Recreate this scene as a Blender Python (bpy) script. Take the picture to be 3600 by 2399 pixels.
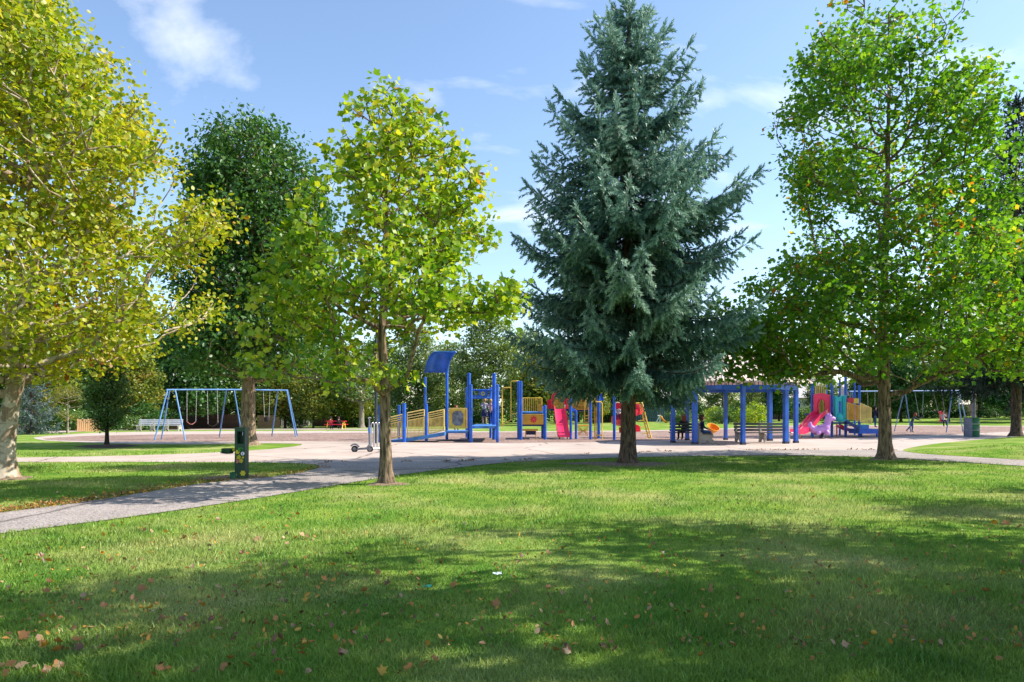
import bpy, bmesh, math, random
import numpy as np
from mathutils import Vector, Matrix
R = math.radians
for o in list(bpy.data.objects): bpy.data.objects.remove(o)
scn = bpy.context.scene
COL = scn.collection
# ---------------------------------------------------------------- camera, sky, sun, exposure
EYE = 1.5; FP = 2448.0; HY = 1447.4; CX = 1800.0      # metres, focal length and horizon in photo pixels
cam = bpy.data.cameras.new('camera'); camo = bpy.data.objects.new('camera', cam); COL.objects.link(camo)
camo.location = (0, 0, EYE); camo.rotation_euler = (R(90), 0, 0)
cam.sensor_width = 36; cam.lens = 36*FP/3600; cam.shift_y = (HY-1199.5)/3600
cam.clip_end = 3000; cam.clip_start = 0.05
scn.camera = camo
SUN_EL = 43.0; SUN_AZ = 5.0        # azimuth measured from +X (right) towards +Y (away from the camera)
sd = Vector((math.cos(R(SUN_EL))*math.cos(R(SUN_AZ)), math.cos(R(SUN_EL))*math.sin(R(SUN_AZ)), math.sin(R(SUN_EL))))
sun = bpy.data.lights.new('sun', 'SUN'); sun.energy = 4.6; sun.angle = R(0.5); sun.color = (1, .93, .82)
suno = bpy.data.objects.new('sun', sun); COL.objects.link(suno)
suno.rotation_euler = sd.to_track_quat('Z', 'Y').to_euler(); suno.location = (30, 20, 40)
w = bpy.data.worlds.new('World'); scn.world = w; w.use_nodes = True
nt = w.node_tree; nt.nodes.clear()
N = nt.nodes.new; L = nt.links.new
out = N('ShaderNodeOutputWorld'); bg = N('ShaderNodeBackground'); bg.inputs[1].default_value = 0.14
sky = N('ShaderNodeTexSky'); sky.sky_type = 'NISHITA'; sky.sun_disc = False
sky.sun_elevation = R(SUN_EL); sky.sun_rotation = R(90-SUN_AZ); sky.air_density = 1.0; sky.dust_density = .5; sky.ozone_density = 1.8
# thin clouds on a flat layer overhead, the same all round
tc = N('ShaderNodeTexCoord'); sx = N('ShaderNodeSeparateXYZ'); L(tc.outputs['Generated'], sx.inputs[0])
ad = N('ShaderNodeMath'); ad.operation = 'MAXIMUM'; ad.inputs[1].default_value = 0.0; L(sx.outputs[2], ad.inputs[0])
ad2 = N('ShaderNodeMath'); ad2.operation = 'ADD'; ad2.inputs[1].default_value = 0.22; L(ad.outputs[0], ad2.inputs[0])
dv = []
for i in (0, 1):
    d = N('ShaderNodeMath'); d.operation = 'DIVIDE'; L(sx.outputs[i], d.inputs[0]); L(ad2.outputs[0], d.inputs[1]); dv.append(d)
cb = N('ShaderNodeCombineXYZ'); L(dv[0].outputs[0], cb.inputs[0]); L(dv[1].outputs[0], cb.inputs[1])
mp = N('ShaderNodeMapping'); mp.inputs['Scale'].default_value = (1.0, 1.5, 1); mp.inputs['Rotation'].default_value = (0, 0, R(12)); mp.inputs['Location'].default_value = (3.4, 1.3, 0)
L(cb.outputs[0], mp.inputs[0])
n1 = N('ShaderNodeTexNoise'); n1.inputs['Scale'].default_value = 2.3; n1.inputs['Detail'].default_value = 7; n1.inputs['Roughness'].default_value = .55; n1.inputs['Distortion'].default_value = .35
L(mp.outputs[0], n1.inputs[0])
cr = N('ShaderNodeValToRGB'); cr.color_ramp.elements[0].position = .55; cr.color_ramp.elements[1].position = .76
cr.color_ramp.elements[0].color = (0, 0, 0, 1); cr.color_ramp.elements[1].color = (.5, .5, .5, 1)
L(n1.outputs[0], cr.inputs[0])
mx = N('ShaderNodeMixRGB'); mx.inputs[2].default_value = (6.3, 6.3, 6.5, 1)
L(cr.outputs[0], mx.inputs[0]); L(sky.outputs[0], mx.inputs[1]); L(mx.outputs[0], bg.inputs[0]); L(bg.outputs[0], out.inputs[0])
vs = scn.view_settings; vs.view_transform = 'Standard'; vs.look = 'None'; vs.gamma = 1; vs.use_curve_mapping = False
vs.exposure = 0.95
scn.render.engine = 'CYCLES'
# ---------------------------------------------------------------- helpers
def sstep(t): t = np.clip(t, 0, 1); return t*t*(3-2*t)
def zt(x, y):
    s = sstep((np.asarray(y, float)-45)/45)
    return 0.0145*(np.clip(x, -60, 65)-8.6)*s
def GT(x, y):                    # photo pixel -> point on the terrain
    Y = 60.0
    for _ in range(40):
        X = (x-CX)/FP*Y
        Yn = (EYE-float(zt(X, Y)))*FP/(y-HY)
        Y = .5*Y+.5*min(Yn, 400)
    return ((x-CX)/FP*Y, Y)
def GF(x, y): return GT(x*1.53, y*1.53)
def V(x, y, Y): return Vector(((x-CX)/FP*Y, Y, EYE-(y-HY)/FP*Y))
MAT = {}
def nodes_of(m): return m.node_tree.nodes, m.node_tree.links
def M(name, col, rough=.55, metal=0., var=.12, scale=3., bump=0., bscale=30., spec=.4, col2=None, stretch=(1,1,1), trans=0.):
    m = bpy.data.materials.new(name); m.use_nodes = True; MAT[name] = m
    n, l = nodes_of(m); b = n['Principled BSDF']
    b.inputs['Roughness'].default_value = rough; b.inputs['Metallic'].default_value = metal; b.inputs['Specular IOR Level'].default_value = spec
    t = n.new('ShaderNodeTexCoord'); mp = n.new('ShaderNodeMapping'); mp.inputs['Scale'].default_value = stretch
    l.new(t.outputs['Object'], mp.inputs[0])
    no = n.new('ShaderNodeTexNoise'); no.inputs['Scale'].default_value = scale; no.inputs['Detail'].default_value = 5; l.new(mp.outputs[0], no.inputs[0])
    r = n.new('ShaderNodeValToRGB'); l.new(no.outputs[0], r.inputs[0])
    c1 = col2 if col2 else tuple(c*(1-var*2) for c in col)
    r.color_ramp.elements[0].position = .3; r.color_ramp.elements[1].position = .7
    r.color_ramp.elements[0].color = (*c1, 1); r.color_ramp.elements[1].color = (*[min(1, c*(1+var)) for c in col], 1)
    l.new(r.outputs[0], b.inputs['Base Color'])
    if bump:
        nb = n.new('ShaderNodeTexNoise'); nb.inputs['Scale'].default_value = bscale; nb.inputs['Detail'].default_value = 6; l.new(mp.outputs[0], nb.inputs[0])
        bp = n.new('ShaderNodeBump'); bp.inputs['Strength'].default_value = bump; bp.inputs['Distance'].default_value = .03
        l.new(nb.outputs[0], bp.inputs['Height']); l.new(bp.outputs[0], b.inputs['Normal'])
    return m
def leafmat(name, stops, trans=.45, gloss=.03, attr='tint', tcol=(1.3, 1.25, .5)):
    """stops: (pos, colour) over the per-leaf random tint"""
    m = bpy.data.materials.new(name); m.use_nodes = True; MAT[name] = m
    n, l = nodes_of(m); n.clear()
    o = n.new('ShaderNodeOutputMaterial'); a = n.new('ShaderNodeAttribute'); a.attribute_name = attr
    r = n.new('ShaderNodeValToRGB'); e = r.color_ramp.elements
    while len(e) < len(stops): e.new(.5)
    for i, (p, c) in enumerate(stops): e[i].position = p; e[i].color = (*c, 1)
    l.new(a.outputs['Fac'], r.inputs[0])
    d = n.new('ShaderNodeBsdfDiffuse'); t = n.new('ShaderNodeBsdfTranslucent'); g = n.new('ShaderNodeBsdfGlossy'); g.inputs['Roughness'].default_value = .45
    mul = n.new('ShaderNodeMixRGB'); mul.blend_type = 'MULTIPLY'; mul.inputs[0].default_value = 1; mul.inputs[2].default_value = (*tcol, 1)
    l.new(r.outputs[0], mul.inputs[1]); l.new(r.outputs[0], d.inputs[0]); l.new(mul.outputs[0], t.inputs[0])
    m1 = n.new('ShaderNodeMixShader'); m1.inputs[0].default_value = trans; l.new(d.outputs[0], m1.inputs[1]); l.new(t.outputs[0], m1.inputs[2])
    m2 = n.new('ShaderNodeMixShader'); m2.inputs[0].default_value = gloss; l.new(m1.outputs[0], m2.inputs[1]); l.new(g.outputs[0], m2.inputs[2])
    l.new(m2.outputs[0], o.inputs[0]); return m
def barkmat(name, c1, c2, vscale=(14, 14, 2.2), bump=1.0, patch=None):
    m = bpy.data.materials.new(name); m.use_nodes = True; MAT[name] = m
    n, l = nodes_of(m); b = n['Principled BSDF']; b.inputs['Roughness'].default_value = .9; b.inputs['Specular IOR Level'].default_value = .15
    t = n.new('ShaderNodeTexCoord'); mp = n.new('ShaderNodeMapping'); mp.inputs['Scale'].default_value = vscale; l.new(t.outputs['Object'], mp.inputs[0])
    no = n.new('ShaderNodeTexNoise'); no.inputs['Scale'].default_value = 1.6; no.inputs['Detail'].default_value = 6; no.inputs['Distortion'].default_value = .6; l.new(mp.outputs[0], no.inputs[0])
    r = n.new('ShaderNodeValToRGB'); r.color_ramp.elements[0].position = .36; r.color_ramp.elements[1].position = .64
    r.color_ramp.elements[0].color = (*c1, 1); r.color_ramp.elements[1].color = (*c2, 1); l.new(no.outputs[0], r.inputs[0])
    colr = r.outputs[0]
    if patch:
        n2 = n.new('ShaderNodeTexNoise'); n2.inputs['Scale'].default_value = 4.5; n2.inputs['Detail'].default_value = 4; n2.inputs['Distortion'].default_value = 1.0; l.new(t.outputs['Object'], n2.inputs[0])
        r2 = n.new('ShaderNodeValToRGB'); r2.color_ramp.elements[0].position = .46; r2.color_ramp.elements[1].position = .55; l.new(n2.outputs[0], r2.inputs[0])
        mm = n.new('ShaderNodeMixRGB'); mm.inputs[2].default_value = (*patch, 1); l.new(r2.outputs[0], mm.inputs[0]); l.new(colr, mm.inputs[1]); colr = mm.outputs[0]
    l.new(colr, b.inputs['Base Color'])
    bp = n.new('ShaderNodeBump'); bp.inputs['Strength'].default_value = bump; bp.inputs['Distance'].default_value = .03
    l.new(no.outputs[0], bp.inputs['Height']); l.new(bp.outputs[0], b.inputs['Normal']); return m
WL = {}
def tag(o, label=None, cat=None, group=None, kind=None):
    if label: o['label'] = label
    if cat: o['category'] = cat
    if group: o['group'] = group
    if kind: o['kind'] = kind
    return o
def thing(name, label, cat, loc, rz=0, group=None):
    o = bpy.data.objects.new(name, None); COL.objects.link(o); o.empty_display_size = .2
    o.location = loc; o.rotation_euler = (0, 0, rz); WL[o] = Vector(loc) if not rz else None
    return tag(o, label, cat, group)
def link(name, me, parent=None, mat=None):
    o = bpy.data.objects.new(name, me); COL.objects.link(o)
    if mat is not None and not me.materials: me.materials.append(MAT[mat] if isinstance(mat, str) else mat)
    if parent is not None: o.parent = parent; WL[o] = WL.get(parent)
    else: WL[o] = Vector((0, 0, 0))
    return o
class MB:
    """collects shapes in world coordinates and links them as one mesh"""
    def __init__(s): s.v = []; s.f = []; s.smooth = False
    def add(s, vs, fs):
        k = len(s.v); s.v += [Vector(p) for p in vs]; s.f += [tuple(i+k for i in f) for f in fs]; return s
    def box(s, c, d, rz=0., rx=0., ry=0.):
        m = Matrix.Rotation(rz, 3, 'Z') @ Matrix.Rotation(ry, 3, 'Y') @ Matrix.Rotation(rx, 3, 'X'); c = Vector(c)
        vs = [c+m @ Vector((x*d[0]/2, y*d[1]/2, z*d[2]/2)) for z in (-1, 1) for y in (-1, 1) for x in (-1, 1)]
        return s.add(vs, [(0, 2, 3, 1), (4, 5, 7, 6), (0, 1, 5, 4), (2, 6, 7, 3), (0, 4, 6, 2), (1, 3, 7, 5)])
    def tube(s, pts, r, k=8, cap=True):
        pts = [Vector(p) for p in pts]; n = len(pts); rr = r if isinstance(r, (list, tuple)) else [r]*n
        vs = []; up = None
        for i, p in enumerate(pts):
            d = (pts[min(i+1, n-1)]-pts[max(i-1, 0)]).normalized()
            if up is None: up = Vector((1, 0, 0)) if abs(d.x) < .8 else Vector((0, 1, 0))
            a = (up-d*up.dot(d)).normalized(); b = d.cross(a); up = a
            vs += [p+(a*math.cos(2*math.pi*j/k)+b*math.sin(2*math.pi*j/k))*rr[i] for j in range(k)]
        fs = [(i*k+j, i*k+(j+1) % k, (i+1)*k+(j+1) % k, (i+1)*k+j) for i in range(n-1) for j in range(k)]
        if cap: fs += [tuple(range(k))[::-1], tuple(range((n-1)*k, n*k))]
        return s.add(vs, fs)
    def lathe(s, c, prof, k=12, axis=None):
        """prof: (radius, height) list from c"""
        c = Vector(c); q = Vector((0, 0, 1)).rotation_difference(Vector(axis).normalized()) if axis is not None else None
        vs = []
        for r, h in prof:
            for j in range(k):
                p = Vector((r*math.cos(2*math.pi*j/k), r*math.sin(2*math.pi*j/k), h))
                vs.append(c+(q @ p if q else p))
        n = len(prof)
        fs = [(i*k+j, i*k+(j+1) % k, (i+1)*k+(j+1) % k, (i+1)*k+j) for i in range(n-1) for j in range(k)]
        fs += [tuple(range(k))[::-1], tuple(range((n-1)*k, n*k))]
        return s.add(vs, fs)
    def ell(s, c, r, k=10, m=7, rot=None):
        c = Vector(c); vs = []; fs = []
        for i in range(m+1):
            a = math.pi*i/m
            for j in range(k):
                b = 2*math.pi*j/k; p = Vector((r[0]*math.sin(a)*math.cos(b), r[1]*math.sin(a)*math.sin(b), r[2]*math.cos(a)))
                vs.append(c+(rot @ p if rot else p))
        fs = [(i*k+j, (i+1)*k+j, (i+1)*k+(j+1) % k, i*k+(j+1) % k) for i in range(m) for j in range(k)]
        return s.add(vs, fs)
    def prism(s, poly, vec):
        """closed polygon (3d points) pushed along vec"""
        n = len(poly); vec = Vector(vec); poly = [Vector(p) for p in poly]
        return s.add(poly+[p+vec for p in poly], [tuple(range(n))[::-1], tuple(range(n, 2*n))]+[(i, (i+1) % n, n+(i+1) % n, n+i) for i in range(n)])
    def sweep(s, path, prof, closed=True):
        """path: list of (origin, side, up); prof: list of (a, b)"""
        k = len(prof); vs = []
        for o_, a_, b_ in path: vs += [Vector(o_)+Vector(a_)*p[0]+Vector(b_)*p[1] for p in prof]
        n = len(path); e = k if closed else k-1
        fs = [(i*k+j, i*k+(j+1) % k, (i+1)*k+(j+1) % k, (i+1)*k+j) for i in range(n-1) for j in range(e)]
        if closed: fs += [tuple(range(k))[::-1], tuple(range((n-1)*k, n*k))]
        return s.add(vs, fs)
    def mesh(s, name, off=Vector((0, 0, 0)), smooth=False):
        me = bpy.data.meshes.new(name); me.from_pydata([tuple(p-off) for p in s.v], [], s.f)
        if smooth:
            me.polygons.foreach_set('use_smooth', [True]*len(me.polygons))
            try: me.set_sharp_from_angle(angle=R(50))
            except Exception: pass
        bm = bmesh.new(); bm.from_mesh(me); bmesh.ops.recalc_face_normals(bm, faces=bm.faces); bm.to_mesh(me); bm.free()
        return me
    def build(s, name, mat, parent=None, smooth=False, bevel=0):
        off = WL.get(parent) if parent is not None else None
        if off is None: off = Vector((0, 0, 0))
        o = link(name, s.mesh(name, off, smooth), parent, mat)
        if bevel:
            b = o.modifiers.new('bevel', 'BEVEL'); b.width = bevel; b.segments = 2; b.limit_method = 'ANGLE'
        return o
def copy_tree(o, parent=None):
    c = o.copy(); COL.objects.link(c); c.parent = parent; WL[c] = None
    for ch in o.children: copy_tree(ch, c)
    return c
def mesh_np(name, verts, faces, tint=None, smooth=False):
    me = bpy.data.meshes.new(name); nv = len(verts); m, k = faces.shape
    me.vertices.add(nv); me.vertices.foreach_set('co', np.ascontiguousarray(verts, np.float32).ravel())
    me.loops.add(m*k); me.loops.foreach_set('vertex_index', np.ascontiguousarray(faces, np.int32).ravel())
    me.polygons.add(m); me.polygons.foreach_set('loop_start', np.arange(0, m*k, k, dtype=np.int32))
    try: me.polygons.foreach_set('loop_total', np.full(m, k, np.int32))
    except Exception: pass
    if smooth: me.polygons.foreach_set('use_smooth', np.ones(m, bool))
    if tint is not None:
        a = me.attributes.new('tint', 'FLOAT', 'POINT'); a.data.foreach_set('value', np.ascontiguousarray(tint, np.float32))
    me.update(calc_edges=True); return me
def unit(a): return a/np.maximum(np.linalg.norm(a, axis=-1, keepdims=True), 1e-9)
# ---------------------------------------------------------------- materials
BLUE = M('blue_paint', (.014, .115, .58), .42, var=.2, scale=2.5, spec=.5)
M('light_blue_paint', (.06, .22, .58), .45, var=.22, scale=3)
M('swing_blue', (.12, .28, .58), .4, var=.15); M('navy_paint', (.012, .03, .16), .4); M('yellow_paint', (.86, .56, .07), .45); M('pale_yellow_paint', (.88, .64, .20), .45)
M('mustard_paint', (.70, .36, .04), .5); M('red_plastic', (.75, .015, .05), .32, var=.05); M('pink_red_plastic', (.80, .022, .10), .3, var=.05)
M('purple_plastic', (.55, .27, .66), .4, var=.06); M('cyan_plastic', (.02, .42, .45), .4, var=.06); M('orange_plastic', (.80, .30, .01), .35, var=.05)
M('grey_plastic', (.22, .22, .26), .25, var=.3, scale=6); M('dark_green_paint', (.010, .055, .028), .4, var=.25); M('green_paint', (.015, .13, .06), .45, var=.2)
M('steel', (.50, .50, .52), .3, metal=.8, var=.1); M('dark_steel', (.05, .055, .085), .45, metal=.3); M('lamp_grey', (.20, .20, .26), .5, metal=.3)
M('concrete_grey', (.42, .38, .33), .85, var=.1, scale=6, bump=.25); M('dark_slat', (.055, .065, .06), .55, var=.2, stretch=(2, 20, 20))
M('white_slat', (.62, .62, .63), .6, var=.1); M('roof_cream', (.74, .60, .52), .5, var=.06); M('roof_grey', (.38, .37, .37), .6)
M('black_rubber', (.02, .02, .02), .7); M('chain_steel', (.45, .44, .42), .45, metal=.6); M('white_paint', (.75, .75, .74), .5, var=.05)
M('red_fence', (.055, .03, .022), .85, var=.35, scale=4, stretch=(6, 6, .6)); M('cedar_fence', (.48, .27, .13), .8, var=.25, scale=3, stretch=(5, 5, .6))
M('pale_fence', (.50, .45, .40), .8, var=.15); M('teal_fence', (.05, .10, .12), .8, var=.2); M('stucco', (.55, .50, .44), .9); M('brick_wall', (.25, .12, .08), .9)
M('shingle_dark', (.055, .045, .05), .9, var=.3, scale=8); M('shingle_light', (.50, .47, .46), .9); M('glass_dark', (.02, .025, .03), .1)
M('flower_yellow', (.60, .50, .02), .5); M('leaf_green_paint', (.03, .25, .03), .5); M('pink_paint', (.65, .22, .18), .5); M('sign_blue', (.05, .15, .5), .5)
M('litter_white', (.62, .68, .75), .4); M('litter_green', (.06, .38, .22), .4); M('mulch_dark', (.09, .045, .03), .95, var=.5, scale=25, bump=.8, bscale=40)
barkmat('bark_tulip', (.060, .042, .028), (.32, .225, .150)); barkmat('bark_spruce', (.035, .025, .018), (.17, .12, .09), (12, 12, 3))
barkmat('bark_sycamore', (.22, .15, .10), (.36, .28, .20), (7, 7, 1.5), .5, (.48, .41, .32)); barkmat('bark_pear', (.08, .055, .04), (.34, .25, .17), (12, 12, 2))
barkmat('bark_dark', (.015, .011, .009), (.06, .045, .032)); barkmat('bark_pale', (.16, .12, .09), (.36, .30, .24))
leafmat('leaf_tulip_mid', [(0, (.07, .19, .012)), (.35, (.20, .34, .020)), (.72, (.40, .48, .040)), (.90, (.56, .52, .05)), (.97, (.62, .36, .03)), (1, (.36, .14, .03))], .5)
leafmat('leaf_tulip_green', [(0, (.040, .145, .010)), (.45, (.10, .25, .016)), (.84, (.21, .37, .026)), (.94, (.36, .40, .04)), (.985, (.58, .34, .03)), (1, (.46, .17, .02))], .58)
leafmat('leaf_sycamore', [(0, (.10, .19, .010)), (.3, (.24, .32, .016)), (.65, (.42, .44, .030)), (.90, (.54, .45, .035)), (.97, (.50, .24, .03)), (1, (.28, .10, .02))], .5)
leafmat('leaf_dark', [(0, (.016, .06, .010)), (.6, (.034, .115, .020)), (1, (.08, .18, .034))], .3, .03)
leafmat('leaf_pear', [(0, (.024, .085, .014)), (.6, (.055, .155, .026)), (1, (.13, .24, .045))], .35, .04)
leafmat('leaf_mid', [(0, (.03, .09, .012)), (.5, (.075, .17, .022)), (1, (.17, .26, .045))], .4, .06)
leafmat('leaf_pale', [(0, (.07, .14, .028)), (.5, (.15, .23, .05)), (1, (.28, .34, .10))], .4, .06)
leafmat('leaf_autumn', [(0, (.07, .13, .018)), (.5, (.16, .22, .03)), (.85, (.30, .26, .04)), (1, (.36, .16, .03))], .4)
leafmat('leaf_orange', [(0, (.12, .07, .015)), (.5, (.30, .12, .02)), (1, (.36, .08, .02))], .3)
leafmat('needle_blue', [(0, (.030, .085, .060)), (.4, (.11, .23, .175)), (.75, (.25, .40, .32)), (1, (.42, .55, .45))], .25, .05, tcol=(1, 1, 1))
leafmat('needle_dark', [(0, (.006, .016, .010)), (.6, (.016, .042, .026)), (1, (.035, .075, .045))], .1, .05, tcol=(1, 1, 1))
leafmat('needle_grey', [(0, (.04, .07, .06)), (.6, (.10, .15, .14)), (1, (.20, .26, .25))], .1, .05, tcol=(1, 1, 1))
leafmat('fallen_leaf', [(0, (.10, .05, .025)), (.35, (.26, .12, .05)), (.6, (.45, .20, .03)), (.8, (.50, .30, .03)), (.93, (.42, .30, .16)), (1, (.34, .20, .10))], .2, .04, tcol=(1, .8, .4))
# ---------------------------------------------------------------- ground
def lawnmat(name, blade):
    m = bpy.data.materials.new(name); m.use_nodes = True; MAT[name] = m
    n, l = nodes_of(m); n.clear(); o = n.new('ShaderNodeOutputMaterial'); g = n.new('ShaderNodeNewGeometry')
    def noise(s, d, ramp0, ramp1):
        q = n.new('ShaderNodeTexNoise'); q.inputs['Scale'].default_value = s; q.inputs['Detail'].default_value = d; l.new(g.outputs['Position'], q.inputs[0])
        r = n.new('ShaderNodeMapRange'); r.inputs[1].default_value = ramp0; r.inputs[2].default_value = ramp1; l.new(q.outputs[0], r.inputs[0]); return r.outputs[0]
    def mix(f, a, b):
        q = n.new('ShaderNodeMixRGB')
        if isinstance(f, float): q.inputs[0].default_value = f
        else: l.new(f, q.inputs[0])
        for i, c in ((1, a), (2, b)):
            if isinstance(c, tuple): q.inputs[i].default_value = (*c, 1)
            else: l.new(c, q.inputs[i])
        return q.outputs[0]
    base = mix(noise(1.3, 4, .35, .65), (.130, .275, .038), (.265, .390, .066))
    dry = noise(.45, 8, .47, .76)
    base = mix(dry, base, (.52, .50, .20))
    if blade:
        a = n.new('ShaderNodeAttribute'); a.attribute_name = 'tint'
        r = n.new('ShaderNodeValToRGB'); e = r.color_ramp.elements
        e[0].color = (.42, .45, .42, 1); e[1].color = (1.5, 1.42, 1.4, 1); e.new(.90).color = (1.25, 1.22, 1.1, 1)
        l.new(a.outputs['Fac'], r.inputs[0])
        q = n.new('ShaderNodeMixRGB'); q.blend_type = 'MULTIPLY'; q.inputs[0].default_value = 1; l.new(base, q.inputs[1]); l.new(r.outputs[0], q.inputs[2]); c = q.outputs[0]
        d = n.new('ShaderNodeBsdfDiffuse'); t = n.new('ShaderNodeBsdfTranslucent'); gl = n.new('ShaderNodeBsdfGlossy'); gl.inputs['Roughness'].default_value = .4
        l.new(c, d.inputs[0]); l.new(c, t.inputs[0])
        m1 = n.new('ShaderNodeMixShader'); m1.inputs[0].default_value = .35; l.new(d.outputs[0], m1.inputs[1]); l.new(t.outputs[0], m1.inputs[2])
        m2 = n.new('ShaderNodeMixShader'); m2.inputs[0].default_value = .02; l.new(m1.outputs[0], m2.inputs[1]); l.new(gl.outputs[0], m2.inputs[2]); l.new(m2.outputs[0], o.inputs[0])
    else:
        f = noise(55, 3, .3, .7); c = mix(f, base, mix(.5, base, (.035, .045, .012)))
        d = n.new('ShaderNodeBsdfDiffuse'); l.new(c, d.inputs[0])
        q = n.new('ShaderNodeTexNoise'); q.inputs['Scale'].default_value = 45; q.inputs['Detail'].default_value = 6; l.new(g.outputs['Position'], q.inputs[0])
        b = n.new('ShaderNodeBump'); b.inputs['Strength'].default_value = .7; b.inputs['Distance'].default_value = .04; l.new(q.outputs[0], b.inputs['Height']); l.new(b.outputs[0], d.inputs['Normal'])
        l.new(d.outputs[0], o.inputs[0])
    return m
lawnmat('lawn', False); lawnmat('grass_blade', True)
def pavemat(name, c1, c2, speck=None, fine=60, crack=False, sbump=.3):
    m = bpy.data.materials.new(name); m.use_nodes = True; MAT[name] = m
    n, l = nodes_of(m); b = n['Principled BSDF']; b.inputs['Roughness'].default_value = .9; b.inputs['Specular IOR Level'].default_value = .2
    g = n.new('ShaderNodeNewGeometry')
    q = n.new('ShaderNodeTexNoise'); q.inputs['Scale'].default_value = .5; q.inputs['Detail'].default_value = 8; q.inputs['Roughness'].default_value = .65; l.new(g.outputs['Position'], q.inputs[0])
    r = n.new('ShaderNodeValToRGB'); r.color_ramp.elements[0].position = .35; r.color_ramp.elements[1].position = .65; r.color_ramp.elements[0].color = (*c1, 1); r.color_ramp.elements[1].color = (*c2, 1); l.new(q.outputs[0], r.inputs[0])
    c = r.outputs[0]
    if speck:
        v = n.new('ShaderNodeTexVoronoi'); v.inputs['Scale'].default_value = speck; l.new(g.outputs['Position'], v.inputs[0])
        h = n.new('ShaderNodeSeparateColor'); l.new(v.outputs['Color'], h.inputs[0])
        rr = n.new('ShaderNodeMapRange'); rr.inputs[3].default_value = .45; rr.inputs[4].default_value = 1.35; l.new(h.outputs[0], rr.inputs[0])
        q2 = n.new('ShaderNodeMixRGB'); q2.blend_type = 'MULTIPLY'; q2.inputs[0].default_value = 1; l.new(c, q2.inputs[1]); l.new(rr.outputs[0], q2.inputs[2]); c = q2.outputs[0]
    if crack:
        v = n.new('ShaderNodeTexVoronoi'); v.feature = 'DISTANCE_TO_EDGE'; v.inputs['Scale'].default_value = .28
        qn = n.new('ShaderNodeTexNoise'); qn.inputs['Scale'].default_value = 1.2; qn.inputs['Detail'].default_value = 5; l.new(g.outputs['Position'], qn.inputs[0])
        mxx = n.new('ShaderNodeMixRGB'); mxx.inputs[0].default_value = .25; l.new(g.outputs['Position'], mxx.inputs[1]); l.new(qn.outputs['Color'], mxx.inputs[2]); l.new(mxx.outputs[0], v.inputs[0])
        cr = n.new('ShaderNodeMapRange'); cr.inputs[1].default_value = .0; cr.inputs[2].default_value = .012; cr.inputs[3].default_value = .35; l.new(v.outputs['Distance'], cr.inputs[0])
        q2 = n.new('ShaderNodeMixRGB'); q2.blend_type = 'MULTIPLY'; q2.inputs[0].default_value = 1; l.new(c, q2.inputs[1]); l.new(cr.outputs[0], q2.inputs[2]); c = q2.outputs[0]
    l.new(c, b.inputs['Base Color'])
    q = n.new('ShaderNodeTexNoise'); q.inputs['Scale'].default_value = fine; q.inputs['Detail'].default_value = 5; l.new(g.outputs['Position'], q.inputs[0])
    bp = n.new('ShaderNodeBump'); bp.inputs['Strength'].default_value = sbump; bp.inputs['Distance'].default_value = .03; l.new(q.outputs[0], bp.inputs['Height']); l.new(bp.outputs[0], b.inputs['Normal'])
pavemat('concrete_pink', (.40, .32, .275), (.50, .415, .36), crack=True); pavemat('asphalt_path', (.29, .25, .235), (.39, .34, .315), speck=60, crack=True)
pavemat('woodchip', (.25, .165, .135), (.36, .25, .205), speck=13, fine=25, sbump=1.0)
def axis(lims): return np.concatenate([np.arange(a, b, s) for a, b, s in lims]+[[lims[-1][1]]])
xs = axis([(-900, -120, 60), (-120, -70, 10), (-70, 80, 2.5), (80, 130, 10), (130, 930, 60)]); ys = axis([(-40, 0, 5), (0, 110, 2.5), (110, 180, 10), (180, 1200, 60)])
gx, gy = np.meshgrid(xs, ys); gv = np.stack([gx, gy, zt(gx, gy)], -1).reshape(-1, 3); nx = len(xs); ny = len(ys)
ii = (np.arange(ny-1)[:, None]*nx+np.arange(nx-1)).ravel(); gf = np.stack([ii, ii+1, ii+nx+1, ii+nx], -1)
o = link('lawn', mesh_np('lawn', gv, gf, smooth=True), None, 'lawn'); tag(o, 'wide mown park lawn with dry straw coloured patches', 'lawn', kind='structure')
PAVED_F = [(-250,1056),(0,1053),(250,1049),(450,1043),(600,1035),(692,1025),(694,1020),(600,1019),(460,1021),(300,1021),(110,1014),(80,1009),(76,1005),(217,995),(400,991.5),(870,990.5),(1085,992),(1380,991),(1550,988),(1640,986),(1840,977.5),(2100,977.5),(2500,981),
 (2560,1010),(2600,1088),(2353,1072),(2200,1063),(2030,1051),(1800,1047),(1500,1050),(1200,1060),(1050,1075),(900,1095),(760,1118),(600,1145),(300,1190),(0,1228),(-250,1262),
 (-250,1212),(0,1180),(200,1155),(400,1122),(480,1110),(600,1100),(690,1088),(735,1076),(728,1067),(600,1063),(300,1062),(0,1062.5),(-250,1064)]
ASPH_F = [(2600,1088),(2353,1072),(2200,1063),(2030,1051),(1800,1047),(1500,1050),(1200,1060),(1050,1075),(900,1095),(760,1118),(600,1145),(300,1190),(0,1228),(-250,1262),
 (-250,1212),(0,1180),(200,1155),(400,1122),(480,1110),(600,1100),(690,1088),(735,1076),(728,1067),(745,1062.5),(1000,1061.5),(1250,1056),(1330,1044),(1600,1037),(1900,1034),(2062,1035),(2110,1044),(2200,1050),(2353,1059),(2600,1076)]
CHIP_F = [(110,1012),(95,1008),(225,1001),(400,999),(600,997),(860,995),(1085,994),(1380,993),(1550,990),(1640,988),(1840,979),(2100,979),(2480,982.5),(2353,991),(2140,1000),(2020,1006.5),(1810,1009),(1660,1010.5),(1450,1013),(1380,1017),(1080,1018.6),(870,1016),(690,1014.5),(600,1014.5),(460,1016),(300,1016)]
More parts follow.
